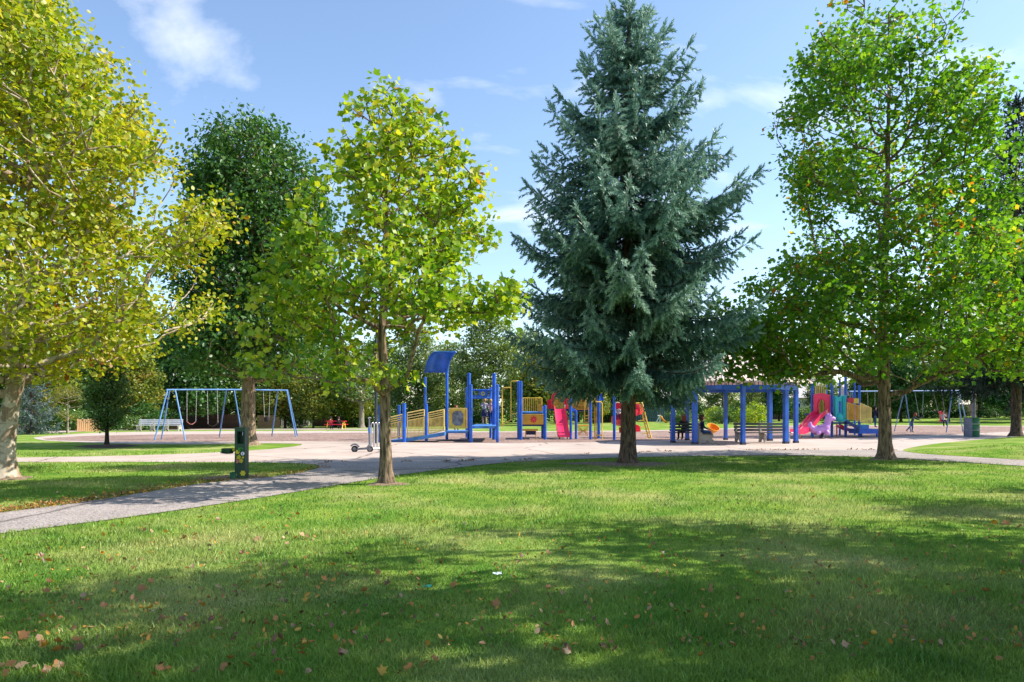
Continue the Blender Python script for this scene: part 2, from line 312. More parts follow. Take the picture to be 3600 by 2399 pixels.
MOUND_F = [(2066,1036),(2110,1026),(2160,1019),(2250,1011),(2353,1003),(2500,993),(2560,1012),(2600,1074),(2353,1058),(2200,1049),(2110,1043)]
def smooth_poly(pf, it=1):
    p = np.array([GF(*q) for q in pf])
    for _ in range(it):
        a, b = p, np.roll(p, -1, 0); p = np.stack([.78*a+.22*b, .22*a+.78*b], 1).reshape(-1, 2)
    return p
def inside(px, py, poly):
    c = np.zeros(len(px), bool); j = len(poly)-1
    for i in range(len(poly)):
        (xi, yi), (xj, yj) = poly[i], poly[j]
        c ^= ((yi > py) != (yj > py)) & (px < (xj-xi)*(py-yi)/((yj-yi) or 1e-9)+xi); j = i
    return c
def edge_dist(px, py, poly):
    d = np.full(len(px), 1e9)
    for i in range(len(poly)):
        a = poly[i-1]; b = poly[i]; ab = b-a; t = np.clip(((px-a[0])*ab[0]+(py-a[1])*ab[1])/max(ab@ab, 1e-9), 0, 1)
        d = np.minimum(d, np.hypot(px-a[0]-t*ab[0], py-a[1]-t*ab[1]))
    return d
def sheet(name, poly, lift, mat, label, step=3.0, zf=None):
    bm = bmesh.new(); bm.faces.new([bm.verts.new((x, y, 0)) for x, y in poly])
    lo, hi = poly.min(0), poly.max(0)
    for ax in (0, 1):
        for c in np.arange(lo[ax]+step*.37, hi[ax], step):
            co = [0, 0, 0]; no = [0, 0, 0]; co[ax] = c; no[ax] = 1
            bmesh.ops.bisect_plane(bm, geom=bm.verts[:]+bm.edges[:]+bm.faces[:], plane_co=co, plane_no=no)
    bmesh.ops.triangulate(bm, faces=bm.faces[:])
    P = np.array([v.co[:2] for v in bm.verts]); z = zt(P[:, 0], P[:, 1])+lift
    if zf: z = z+zf(P[:, 0], P[:, 1])
    for v, q in zip(bm.verts, z): v.co.z = q
    bmesh.ops.recalc_face_normals(bm, faces=bm.faces)
    if sum(f.normal.z for f in bm.faces) < 0: bmesh.ops.reverse_faces(bm, faces=bm.faces)
    me = bpy.data.meshes.new(name); bm.to_mesh(me); bm.free()
    return tag(link(name, me, None, mat), label, kind='structure')
PAVED = smooth_poly(PAVED_F); ASPH = smooth_poly(ASPH_F); CHIP = smooth_poly(CHIP_F); MOUND = smooth_poly(MOUND_F)
tag(sheet('plaza', PAVED, .008, 'concrete_pink', 'pinkish concrete plaza and walk around the playground'), cat='pavement')
tag(sheet('path', ASPH, .013, 'asphalt_path', 'grey asphalt footpath curving in front of the lawn'), cat='path')
tag(sheet('woodchip_bed', CHIP, .014, 'woodchip', 'pinkish brown wood chip bed under the play equipment'), cat='playground bed')
mound_h = lambda x, y: .30*sstep(edge_dist(x, y, MOUND)/4.5)
tag(sheet('lawn_mound', MOUND, .016, 'lawn', 'low grassy mound beside the path fork', .8, mound_h), cat='lawn')
# far footpath behind the swings
fp = [GF(x, y) for x, y in ((120, 996), (260, 990), (420, 988.5), (650, 988), (900, 988.5), (1090, 990))]
fp2 = [GF(x, y) for x, y in ((1090, 988.5), (900, 986.5), (650, 985.5), (420, 986), (250, 987.5), (100, 993))]
tag(sheet('far_path', np.array(fp+fp2), .02, 'concrete_pink', 'pale footpath running behind the wood chip bed'), cat='path')
# ---- grass blades (screen-dense near the camera, thinning out)
rng = np.random.default_rng(5)
def blades(n, y0, y1, pw):
    u = rng.random(n); Y = (y0**(1-pw)+u*(y1**(1-pw)-y0**(1-pw)))**(1/(1-pw))
    X = (rng.random(n)*2-1)*(Y*.78+2.2)
    ok = ~inside(X, Y, PAVED) | inside(X, Y, MOUND)
    X = X[ok]; Y = Y[ok]; z = zt(X, Y)
    inm = inside(X, Y, MOUND); 
    if inm.any(): z[inm] += mound_h(X[inm], Y[inm])+.015
    return X, Y, z
def patchn(x, y, s, k=10):
    q = np.random.default_rng(s); v = 0
    for _ in range(k): a = q.normal(size=2)*q.uniform(.6, 3.2); v = v+np.sin(a[0]*x+a[1]*y+q.random()*6.28)
    return v/math.sqrt(k)
def grass(name, n, y0, y1, pw, wid, hgt, label):
    X, Y, z = blades(n, y0, y1, pw); n = len(X)
    h = hgt*(0.5+.6*rng.random(n)+.55*rng.random(n)**6)*(1+.28*patchn(X, Y, 3))*(1+.018*Y); wd = wid*(.7+.6*rng.random(n))*(.55+.11*Y)
    a = rng.random(n)*6.283; t = np.stack([np.cos(a), np.sin(a), np.zeros(n)], -1)*wd[:, None]
    b = rng.random(n)*6.283; lean = (.25+.75*rng.random(n))*h; ln = np.stack([np.cos(b)*lean, np.sin(b)*lean, np.zeros(n)], -1)
    p = np.stack([X, Y, z-.004], -1); up = np.array([0, 0, 1.])
    mid = p+ln*.32+up*(h*.62)[:, None]; tip = p+ln+up*h[:, None]
    vs = np.stack([p-t*.5, p+t*.5, mid+t*.38, mid-t*.38, tip], 1).reshape(-1, 3)
    k = np.arange(n)*5
    f3 = np.concatenate([np.stack([k, k+1, k+2], -1), np.stack([k, k+2, k+3], -1), np.stack([k+3, k+2, k+4], -1)])
    tn = np.clip(.5+.22*rng.normal(size=n)+.1*patchn(X, Y, 9), 0, 1); tn[rng.random(n) < .02] = 1
    tag(link(name, mesh_np(name, vs, f3, np.repeat(tn, 5)), None, 'grass_blade'), label, 'grass', kind='stuff')
grass('grass', 300000, 3.4, 26, 1.75, .0055, .042, 'short green grass blades of the mown lawn')
# ---------------------------------------------------------------- trees
def snoise(p, seed, s):
    q = np.random.default_rng(seed); v = np.zeros(len(p))
    for _ in range(9): v += np.sin(p@(q.normal(size=3)*s)+q.random()*6.28)
    return v/3
TULIP = np.array([(0,0,0),(-.40,.06,.05),(-.52,.40,.09),(-.36,.52,.06),(-.44,.95,.08),(0,.80,0),(.44,.95,.08),(.36,.52,.06),(.52,.40,.09),(.40,.06,.05)]); TULIP_F = np.array([(0,5,4,3,2,1),(0,9,8,7,6,5)])
OVAL = np.array([(0,0,0),(-.27,.35,.07),(-.2,.75,.05),(0,1,0),(.2,.75,.05),(.27,.35,.07)]); OVAL_F = np.array([(0,3,2,1),(0,5,4,3)])
MAPLE = np.array([(0,0,0),(-.50,.10,.06),(-.32,.36,.04),(-.55,.66,.1),(-.2,.66,.03),(0,1.05,-.05),(.2,.66,.03),(.55,.66,.1),(.32,.36,.04),(.50,.10,.06)]); MAPLE_F = np.array([(0,5,4,3,2,1),(0,9,8,7,6,5)])
LOBE = np.array([(0,0,0),(-.5,.2,.08),(-.42,.78,.05),(0,.95,0),(.42,.78,.05),(.5,.2,.08)])
CLUMP = np.array([(-.5,0,0),(0,-.3,.12),(.5,.05,0),(.1,.4,.1)]); CLUMP_F = np.array([(0,1,2,3)])
def leaf_arrays(pos, outw, size, tm, tf, q, droop=.45, upb=.7):
    n = len(pos); d = unit(outw*.5+q.normal(size=(n, 3))*.6+np.array([0, 0, -droop]))
    nn = q.normal(size=(n, 3))*.65+np.array([0, 0, upb]); nn = unit(nn-(nn*d).sum(1, keepdims=True)*d); t = np.cross(d, nn)
    T = tm[None]*size[:, None, None]*np.stack([.8+.4*q.random(n), np.ones(n), .5+1.6*q.random(n)], -1)[:, None, :]
    vs = pos[:, None]+T[..., :1]*t[:, None]+T[..., 1:2]*d[:, None]+T[..., 2:]*nn[:, None]
    fs = (tf[None]+(np.arange(n)*len(tm))[:, None, None]).reshape(-1, tf.shape[1])
    return vs.reshape(-1, 3), fs, (t, d, nn)
def tube_edges(A, B, ra, rb, k):
    d = unit(B-A); h = np.where(np.abs(d[:, 2:]) < .9, np.array([[0, 0, 1.]]), np.array([[1., 0, 0]])); a = unit(np.cross(d, h)); b = np.cross(d, a)
    th = np.arange(k)*2*np.pi/k; ring = a[:, None]*np.cos(th)[None, :, None]+b[:, None]*np.sin(th)[None, :, None]
    v = np.concatenate([A[:, None]+ring*ra[:, None, None], B[:, None]+ring*rb[:, None, None]], 1); n = len(A)
    j = np.arange(k); q = np.stack([j, (j+1) % k, (j+1) % k+k, j+k], -1)
    return v.reshape(-1, 3), (q[None]+(np.arange(n)*2*k)[:, None, None]).reshape(-1, 4)
def trunk_mesh(name, pts, q, k=14, rough=.06, flare=1.65):
    pts = np.array(pts, float); n = 22; s = np.linspace(0, 1, n); cum = np.concatenate([[0], np.cumsum(np.linalg.norm(np.diff(pts[:, :3], axis=0), axis=1))]); cum /= cum[-1]
    s = s**1.4; P = np.stack([np.interp(s, cum, pts[:, i]) for i in range(4)], -1)
    z = P[:, 2]-P[0, 2]; rr = P[:, 3]*(1+(flare-1)*np.exp(-z/.16)); th = np.arange(k)*2*np.pi/k; off = q.random(k)*.5
    rad = rr[:, None]*(1+rough*np.sin(th*3+off[0]*9)[None]*.6+rough*q.normal(size=(n, k))*.35+.10*np.exp(-z/.2)[:, None]*np.sin(th*5+off[1]*20)[None])
    v = np.stack([P[:, 0, None]+rad*np.cos(th), P[:, 1, None]+rad*np.sin(th), np.repeat(P[:, 2, None], k, 1)], -1).reshape(-1, 3); v[:k, 2] -= .06
    i = (np.arange(n-1)[:, None]*k+np.arange(k)); j = (np.arange(n-1)[:, None]*k+(np.arange(k)+1) % k)
    return mesh_np(name, v, np.stack([i, j, j+k, i+k], -1).reshape(-1, 4), smooth=True)
def crown_points(n, prof, q, seed, gap=.0, gs=.8, power=.42, holes=()):
    """prof rows: z, radius towards -X, radius towards +X"""
    prof = np.array(sorted(prof), float); zz = np.linspace(prof[0, 0], prof[-1, 0], 200); Ls = np.interp(zz, prof[:, 0], prof[:, 1]); Rs = np.interp(zz, prof[:, 0], prof[:, 2])
    wt = np.maximum((Ls+Rs)/2, .15)**1.55; wt /= wt.sum(); out = []
    ph = q.random(6)*6.28
    while len(out) < n:
        m = n*2; z = q.choice(zz, m, p=wt)+q.normal(size=m)*.05; th = q.random(m)*6.283; c = np.cos(th)
        l_ = np.interp(z, prof[:, 0], prof[:, 1]); r_ = np.interp(z, prof[:, 0], prof[:, 2]); rr = np.where(c > 0, r_*c**2+(l_+r_)/2*(1-c**2), l_*c**2+(l_+r_)/2*(1-c**2))
        rr *= 1+.10*np.sin(3*th+ph[0]+z*1.3)+.09*np.sin(5*th+ph[1]-z*2.1)+.06*np.sin(9*th+z*5+ph[2])
        rad = rr*q.random(m)**power; p = np.stack([rad*c, rad*np.sin(th), z], -1)
        ok = snoise(p, seed, gs) > gap-1.2
        ok &= rad > .05
        for hc, hr in holes: ok &= (((p-np.array(hc))/np.array(hr))**2).sum(1) > 1
        out += list(p[ok])
    return np.array(out[:n])
def grow(att, trunk, seg, q, kpath=.35, sag=.10):
    tr = np.array(trunk, float)[:, :3]; nod = []; par = []; plen = []
    L_ = np.linalg.norm(np.diff(tr, axis=0), axis=1); tot = L_.sum(); m = max(3, int(tot/seg)); cum = np.concatenate([[0], np.cumsum(L_)])
    for i, s in enumerate(np.linspace(0, tot, m)): nod.append([np.interp(s, cum, tr[:, a]) for a in range(3)]); par.append(i-1); plen.append(s*.55)
    cap = len(att)*14+m; ND = np.zeros((cap, 3)); PL = np.full(cap, 1e9); PR = np.full(cap, -1, int); k = m; ND[:k] = nod; PL[:k] = plen; PR[:k] = par
    zmin = tr[0, 2]+.55*(att[:, 2].min()-tr[0, 2]); tips = []
    ax = np.stack([np.interp(att[:, 2], tr[:, 2], tr[:, a]) for a in (0, 1)], -1); order = np.argsort(np.hypot(*(att[:, :2]-ax).T)+.25*q.random(len(att)))
    for i in order:
        p = att[i]; d = ND[:k]-p; dist = np.sqrt((d*d).sum(1)); up = p[2]-ND[:k, 2]; hor = np.hypot(d[:, 0], d[:, 1])
        cost = dist+kpath*PL[:k]+np.where(up < .25*hor, 2.2*(.25*hor-up), 0)+np.where(ND[:k, 2] < zmin, 5, 0)
        j = int(np.argmin(cost)); a = ND[j].copy(); ns = max(1, min(12, int(dist[j]/seg))); prev = j
        for t in np.linspace(0, 1, ns+1)[1:]:
            c = a*(1-t)+p*t; c[2] -= sag*dist[j]*math.sin(math.pi*t)*.5
            if t < 1: c += q.normal(size=3)*seg*.12
            ND[k] = c; PR[k] = prev; PL[k] = PL[prev]+np.linalg.norm(c-ND[prev]); prev = k; k += 1
        tips.append(prev)
    ND = ND[:k]; PR = PR[:k]; cnt = np.zeros(k); cnt[tips] = 1
    for i in range(k-1, 0, -1): cnt[PR[i]] += cnt[i]
    return ND, PR, cnt, m
def make_tree(name, label, base, trunk, prof, natt, per, size, sig, leaf, bark, seed, tm=OVAL, tf=OVAL_F, gap=0., gs=.8, group=None, parts=0, power=.42, seg=.35, holes=(), rlimb=.55, droop=.45, twig=.006, k=5, upb=.7, cat='tree', kpath=.35, tb=0., lobes=()):
    q = np.random.default_rng(seed)
    T = thing(name, label, cat, (base[0], base[1], float(zt(base[0], base[1]))), 0, group)
    att = crown_points(natt, prof, q, seed+1, gap, gs, power, holes)
    for c_, r_, n_ in lobes:
        e_ = unit(q.normal(size=(n_, 3)))*(q.random((n_, 1))**.45)*np.array(r_)+np.array(c_); att = np.concatenate([att, e_])
    natt = len(att)
    ND, PR, cnt, m = grow(att, trunk, seg, q, kpath)
    tr = np.array(trunk, float); link('trunk', trunk_mesh('trunk', trunk, q), T, bark)
    r0 = tr[-1, 3]; rad = twig+(tr[0, 3]*rlimb-twig)*(cnt/max(cnt[m:].max(), 1))**.52
    e = np.arange(m, len(ND)); ra = rad[PR[e]]; ra = np.where(PR[e] < m, rad[e]*1.25, np.minimum(ra, rad[e]*1.35)); v, f = tube_edges(ND[PR[e]], ND[e], ra, rad[e], k)
    link('branches', mesh_np('branches', v, f, smooth=True), T, bark)
    n = natt*per; idx = np.repeat(np.arange(natt), per); pos = att[idx]+q.normal(size=(n, 3))*sig*np.array([1, 1, .75])
    axx = np.stack([np.interp(pos[:, 2], tr[:, 2], tr[:, a]) for a in (0, 1)], -1); ow = pos.copy(); ow[:, :2] -= axx; ow[:, 2] = .1; ow = unit(ow)
    sz = size*(.6+.7*q.random(n)); tint = np.clip(q.random(n)*.75+.25*q.random(natt)[idx]+.10*snoise(pos, seed+7, .9)+tb, 0, 1)
    C = None
    if parts:
        sel = np.argsort(pos[:, 1]-.6*sz/size+.8*q.random(n))[:parts]; keep = np.ones(n, bool); keep[sel] = False
    else: keep = np.ones(n, bool); sel = []
    v, f, _ = leaf_arrays(pos[keep], ow[keep], sz[keep], tm, tf, q, droop, upb)
    C = tag(link('crown', mesh_np('crown', v, f, np.repeat(tint[keep], len(tm))), T, leaf), kind='stuff')
    if parts:
        protos = []
        for b in range(10):
            me = mesh_np('leaf', tm, tf, np.full(len(tm), (b+.5)/10)); me.materials.append(MAT[leaf]); protos.append(me)
        _, _, (t, d, nn) = leaf_arrays(pos[sel], ow[sel], sz[sel], tm, tf, q, droop, upb)
        for j, i in enumerate(sel):
            o = bpy.data.objects.new('leaf', protos[min(9, int(tint[i]*10))]); COL.objects.link(o); o.parent = C
            mt = Matrix((t[j], d[j], nn[j])).transposed().to_4x4(); o.matrix_basis = Matrix.Translation(pos[i]) @ mt @ Matrix.Scale(float(sz[i]), 4)
    return T
def place(T, x, y, rz=0, s=1, sz=None, label=None):
    c = copy_tree(T); c.location = (x, y, float(zt(x, y))-.02); c.rotation_euler = (0, 0, rz); c.scale = (s, s, sz or s)
    if label: c['label'] = label
    return c
# main trees
def FX(x, Y): return (x*1.53-CX)/FP*Y
Bm = GF(888, 1113)
make_tree('tulip_tree', 'young tulip tree with large yellow green leaves beside the footpath', Bm,
 [(0,0,0,.135),(-.02,0,1.0,.115),(-.04,.02,2.35,.105),(-.10,0,3.0,.085),(-.06,.05,4.2,.06),(0,0,5.6,.04),(.05,0,7.4,.014)],
 [(8.42,.05,.1),(8.1,.25,.5),(7.77,.5,.9),(6.87,1.25,1.5),(5.97,1.6,1.85),(5.07,2.15,2.15),(4.17,2.65,2.4),(3.75,2.75,2.55),(3.27,2.75,1.5),(2.7,2.7,.55),(2.35,2.4,.45),(2.1,1.8,.4)],
 620, 19, .112, .16, 'leaf_tulip_mid', 'bark_tulip', 11, TULIP, TULIP_F, gap=1.1, gs=1.35, parts=280, power=.34, seg=.22, holes=[((1.0,0,4.3),(.75,1.6,.55)),((1.45,0,2.75),(.95,2.5,.85))], rlimb=.42, kpath=.25, lobes=[((2.25,0,3.85),(.55,.7,.4),26)])
Br = GF(2035, 1056)
make_tree('tulip_tree', 'tall tulip tree with fresh green leaves and a few orange ones by the plaza', Br,
 [(0,0,0,.215),(-.02,0,1.2,.18),(-.06,0,3.3,.165),(-.05,0,5.5,.12),(.05,0,8,.085),(.1,0,11,.05),(.1,0,14,.02)],
 [(15.2,.2,.2),(14.5,1.5,1.5),(13.1,2.4,2.4),(11.8,2.7,2.8),(10.7,3.1,2.9),(9.4,3.0,3.1),(8.3,2.7,3.5),(6.95,2.7,3.9),(6.0,3.0,4.2),(5.2,4.3,4.5),(4.3,5.2,4.6),(3.4,4.2,4.4),(2.7,2.8,3.6)],
 1450, 24, .125, .24, 'leaf_tulip_green', 'bark_tulip', 23, TULIP, TULIP_F, gap=.85, gs=.95, parts=280, power=.36, seg=.32, rlimb=.42, kpath=.25, lobes=[((-4.2,-.3,4.1),(1.9,1.6,1.1),95),((-3.7,-.4,3.0),(1.7,1.3,.65),60),((3.6,-.6,3.6),(1.7,1.6,1.1),80)])
Bs = GF(12, 1100)
make_tree('sycamore_tree', 'broad sycamore with golden green leaves and pale mottled trunk', Bs,
 [(0,0,0,.20),(.02,0,.8,.185),(.12,0,1.7,.17),(.30,0,2.3,.16),(.55,0,3.2,.10),(.6,.1,5,.08),(.4,0,8,.05),(.2,0,11,.02)],
 [(12.6,.5,.4),(11.6,1.4,.7),(10.7,2.2,.9),(9.75,2.9,1.8),(8.8,3.6,2.8),(7.8,4.2,3.5),(6.3,4.6,3.8),(4.9,4.8,3.75),(4.1,4.8,3.9),(3.4,4.4,3.6),(2.8,3.4,2.9),(2.4,2.2,2.0)],
 1900, 34, .095, .24, 'leaf_sycamore', 'bark_sycamore', 31, LOBE, OVAL_F, gap=.7, gs=1.0, parts=0, power=.38, seg=.3, rlimb=.62, kpath=.25)
Bp = GF(570, 1023)
make_tree('pear_tree', 'dark green pear tree with a forking trunk behind the drinking fountain', Bp,
 [(0,0,0,.36),(0,0,1.2,.30),(.05,0,2.5,.30),(.0,0,3.6,.17),(-.2,0,7,.10),(0,0,13,.03)],
 [(14.6,.6,.3),(13.8,1.4,2.2),(12,2.2,3.1),(10.1,2.4,3.5),(8,2.6,3.6),(6.3,2.6,3.6),(4.6,2.9,3.6),(3.4,2.6,3.2)],
 1100, 46, .20, .36, 'leaf_pear', 'bark_pear', 41, OVAL, OVAL_F, gap=-.3, gs=.7, power=.4, seg=.45, rlimb=.55, kpath=.3)
Bh = GF(246, 1026)
make_tree('hornbeam_tree', 'small dense columnar tree with mulch ring on the lawn strip', Bh,
 [(0,0,0,.085),(0,0,.5,.075),(0,0,2,.05),(0,0,4,.015)],
 [(4.4,.2,.2),(3.9,.6,.6),(2.6,.85,.85),(1.4,.72,.72),(.75,.42,.42)], 300, 34, .085, .12, 'leaf_mid', 'bark_dark', 51, gap=0, power=.4, seg=.2, cat='tree', tb=-.2)
By = GT(238, 1524)
make_tree('small_tree', 'small thin tree with sparse pale yellowish leaves beyond the wood chips', By,
 [(0,0,0,.07),(0,0,.9,.06),(0,0,1.6,.04),(0,0,2.6,.015)], [(3.15,.5,.5),(2.7,1.15,1.1),(2.1,1.3,1.25),(1.5,.9,.9),(1.0,.3,.3)], 150, 16, .10, .16, 'leaf_autumn', 'bark_pale', 61, gap=.3, seg=.2, tb=.05)
# ---- spruces
def make_spruce(name, label, base, H, prof, seed, nb, leaf, tr0, zlow, step=.13, fat=1.0, group=None, up=1.0, nn=14):
    q = np.random.default_rng(seed); T = thing(name, label, 'tree', (base[0], base[1], float(zt(*base))), 0, group)
    prof = np.array(sorted(prof), float)
    link('trunk', trunk_mesh('trunk', [(0,0,0,tr0),(0,0,H*.5,tr0*.6),(0,0,H,.02)], q, rough=.08), T, 'bark_spruce')
    A = []; B = []; ra = []; SP = []; SD = []; SL = []; ST = []
    z = zlow; i = 0
    while z < H-.25:
        fr = (z-zlow)/(H-zlow); m = int(nb*(1-.45*fr)); a0 = q.random()*6.28
        for b in range(m):
            az = a0+6.283*b/m+q.normal()*.14; z0 = z+q.normal()*.15; Lb = np.interp(z0, prof[:, 0], prof[:, 1])*(.74+.40*q.random())*(.62 if b % 3 == 2 else 1)
            al = (-.30+.62*fr**1.6)*up+q.normal()*.05; be = (.12+.30*fr**1.4)*up; ns = max(4, int(Lb/.25)); t = np.linspace(0, 1, ns+1)
            hd = np.array([math.cos(az), math.sin(az), 0]); sd_ = np.array([-hd[1], hd[0], 0])
            pts = np.array([0, 0, z0])+hd*(Lb*t)[:, None]; pts[:, 2] += Lb*(al*t+be*t**4-.10*np.sin(np.pi*t)*(1-fr)); pts += sd_*(np.sin(t*3+q.random()*6)*.04*Lb)[:, None]
            A.append(pts[:-1]); B.append(pts[1:]); ra.append(np.linspace(.028, .006, ns)*(.4+.25*Lb))
            s = .14*Lb; bt = .13*q.normal()
            while s < Lb:
                tt = s/Lb; f = tt*ns; j = min(int(f), ns-1); p = pts[j]+(pts[j+1]-pts[j])*(f-j); bd = unit(pts[j+1]-pts[j])
                for sg in (-1, 1):
                    l2 = (.11+.32*Lb*(1-tt)**.8*min(1, tt*3.2))*(.6+.6*q.random())
                    d2 = unit(bd*(.75+.3*q.random())+sd_*sg*(.70)+np.array([0, 0, -.20-.45*(1-fr)*q.random()]))
                    n3 = max(1, int(l2/(step*1.05)))
                    for c in range(n3):
                        u = (c+.4+.4*q.random())/n3*l2; pp = p+d2*u+np.array([0, 0, -.25*u*u])
                        for s3 in ((-1, 1) if c < n3-1 else (0,)):
                            d3 = unit(d2*.75+np.cross(d2, [0, 0, 1])*s3*.5+np.array([0, 0, -.35-.65*q.random()+.5*fr])+q.normal(size=3)*.15)
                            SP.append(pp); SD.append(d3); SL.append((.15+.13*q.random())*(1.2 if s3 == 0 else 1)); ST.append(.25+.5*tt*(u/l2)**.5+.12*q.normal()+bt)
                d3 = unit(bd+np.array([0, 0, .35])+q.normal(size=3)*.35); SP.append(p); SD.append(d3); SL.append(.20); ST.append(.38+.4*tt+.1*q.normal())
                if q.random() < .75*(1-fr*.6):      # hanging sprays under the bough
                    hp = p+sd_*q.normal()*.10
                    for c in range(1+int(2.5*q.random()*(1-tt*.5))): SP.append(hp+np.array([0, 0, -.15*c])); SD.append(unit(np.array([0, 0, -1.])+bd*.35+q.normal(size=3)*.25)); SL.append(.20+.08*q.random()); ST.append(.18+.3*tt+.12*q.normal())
                s += step*(.8+.4*q.random())
            for c in range(3):
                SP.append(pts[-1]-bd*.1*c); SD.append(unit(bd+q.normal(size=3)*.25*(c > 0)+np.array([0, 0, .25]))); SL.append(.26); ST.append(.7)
        z += (.40-.16*fr)*(.85+.3*q.random())
    for c in range(14):
        SP.append([0, 0, H-.1*c]); a = q.random()*6.28; SD.append(unit(np.array([math.cos(a)*.6, math.sin(a)*.6, .9 if c else 3]))); SL.append(.25+.02*c); ST.append(.4)
    A = np.concatenate(A); B = np.concatenate(B); ra = np.concatenate(ra); v, f = tube_edges(A, B, ra, ra*.85, 4); link('branches', mesh_np('branches', v, f), T, 'bark_spruce')
    SP = np.array(SP, float); SD = np.array(SD); SL = np.array(SL); ST = np.clip(np.array(ST), 0, 1); n = len(SP)
    a = unit(np.cross(SD, q.normal(size=(n, 3)))); b = np.cross(SD, a); V_ = []
    for c in range(nn):
        th = c*2.4+q.random(n)*.8; u = (c+.2)/nn; rd = a*np.cos(th)[:, None]+b*np.sin(th)[:, None]; o = SP+SD*(SL*u)[:, None]; nl = (.050+.02*q.random(n))*fat*(1-.35*u)
        tip = o+(rd*.70+SD*.85)*nl[:, None]; sdv = np.cross(rd, SD)*(.0125*fat)
        V_.append(np.stack([o-sdv, o+sdv, tip], 1))
    V_ = np.stack(V_, 1).reshape(-1, 3); F_ = np.arange(len(V_)).reshape(-1, 3)
    tt = np.repeat(ST, nn*3)
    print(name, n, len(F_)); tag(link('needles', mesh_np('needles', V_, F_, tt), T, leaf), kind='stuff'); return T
Bsp = GF(1443, 1066)
make_spruce('spruce_tree', 'tall blue green spruce standing on the lawn before the playground', Bsp, 13.2,
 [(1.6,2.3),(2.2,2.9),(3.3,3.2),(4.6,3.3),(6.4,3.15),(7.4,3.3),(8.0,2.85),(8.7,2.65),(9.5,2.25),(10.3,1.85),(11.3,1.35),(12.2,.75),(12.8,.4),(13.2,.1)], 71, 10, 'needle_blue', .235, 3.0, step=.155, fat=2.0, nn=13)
# ---------------------------------------------------------------- playground equipment
def gY(yb): return EYE*FP/(yb-HY)
def pt(x, y, Y): return V(x, y, Y)
def ground(x, yb):
    X, Y = GT(x, yb); return Vector((X, Y, float(zt(X, Y))))
def post(parent, x, yb, ytop, wpx, mat='blue_paint', name='post', collar=True):
    g = ground(x, yb); r = wpx/FP*g.y/2; zt_ = EYE-(ytop-HY)/FP*g.y
    o = MB().lathe((g.x, g.y, -.12), [(r, 0), (r, zt_-.0+.02), (r*.96, zt_+.07), (r*.75, zt_+.11), (r*.3, zt_+.125)], 12).build(name, mat, parent, True)
    if collar: MB().lathe((g.x, g.y, zt_-.06), [(r*1.07, 0), (r*1.07, .04)], 12).build('cap_ring', mat, o, True)
    return g
def bar(parent, a, b, r, mat, name='bar', k=8): return MB().tube([a, b], r, k).build(name, mat, parent, True)
def railing(parent, a0, a1, b0, b1, nb, mat, rails=(1., 0.), r=.022, rb=.012, bal=(0., .72), name='railing'):
    """a0/a1: bottom and top at the start, b0/b1 at the end; rails and balusters as fractions of the height"""
    m = MB()
    for f in rails: m.tube([a0.lerp(a1, f), b0.lerp(b1, f)], r, 8)
    m.tube([a0, a1], r, 8); m.tube([b0, b1], r, 8)
    o = m.build(name, mat, parent, True)
    me = None
    for i in range(nb):
        t = (i+.5)/nb; p = a0.lerp(b0, t); q = a1.lerp(b1, t)
        MB().tube([p.lerp(q, bal[0]), p.lerp(q, bal[1])], rb, 6).build('baluster', mat, o, True)
    return o
def panel(parent, c, w, h, t, mat, name='panel', rz=0., bevel=.01): return MB().box(c, (w, t, h), rz).build(name, mat, parent, False, bevel)
def chan(w, h, t):
    return [(-w/2-t, h+.02), (-w/2-t, -t), (w/2+t, -t), (w/2+t, h+.02), (w/2, h), (w/2, .06), (w/2-.07, 0), (-w/2+.07, 0), (-w/2, .06), (-w/2, h)]
def slide(parent, pts, w, h, mat, name='slide_chute', t=.03):
    path = []
    for i, p in enumerate(pts):
        d = (Vector(pts[min(i+1, len(pts)-1)])-Vector(pts[max(i-1, 0)])).normalized(); s = d.cross(Vector((0, 0, 1))).normalized(); path.append((p, s, s.cross(d)))
    return MB().sweep(path, chan(w, h, t)).build(name, mat, parent, True)
# ---- ramp tower
S = thing('ramp_play_tower', 'blue posted play tower with a yellow railed wheelchair ramp and curved canopy', 'play structure', tuple(ground(1500, 1552)))
gB = post(S, 1421, 1556, 1419, 13.5); gC = post(S, 1499, 1555, 1421, 10.5); gD = post(S, 1571, 1547, 1300, 10.5, collar=False)
gA = post(S, 1336, 1557, 1424, 11); post(S, 1495, 1543, 1326, 8.5); gA2 = post(S, 1421-18, 1543, 1425, 10)
tl = [post(S, x, yb, yt, wd) for x, yb, yt, wd in ((1648.5, 1546.5, 1312, 13), (1655.5, 1557, 1352, 11), (1640, 1540, 1363, 7.5), (1737, 1547, 1313, 14), (1749, 1557, 1352, 10.5), (1724.5, 1541, 1363, 9))]
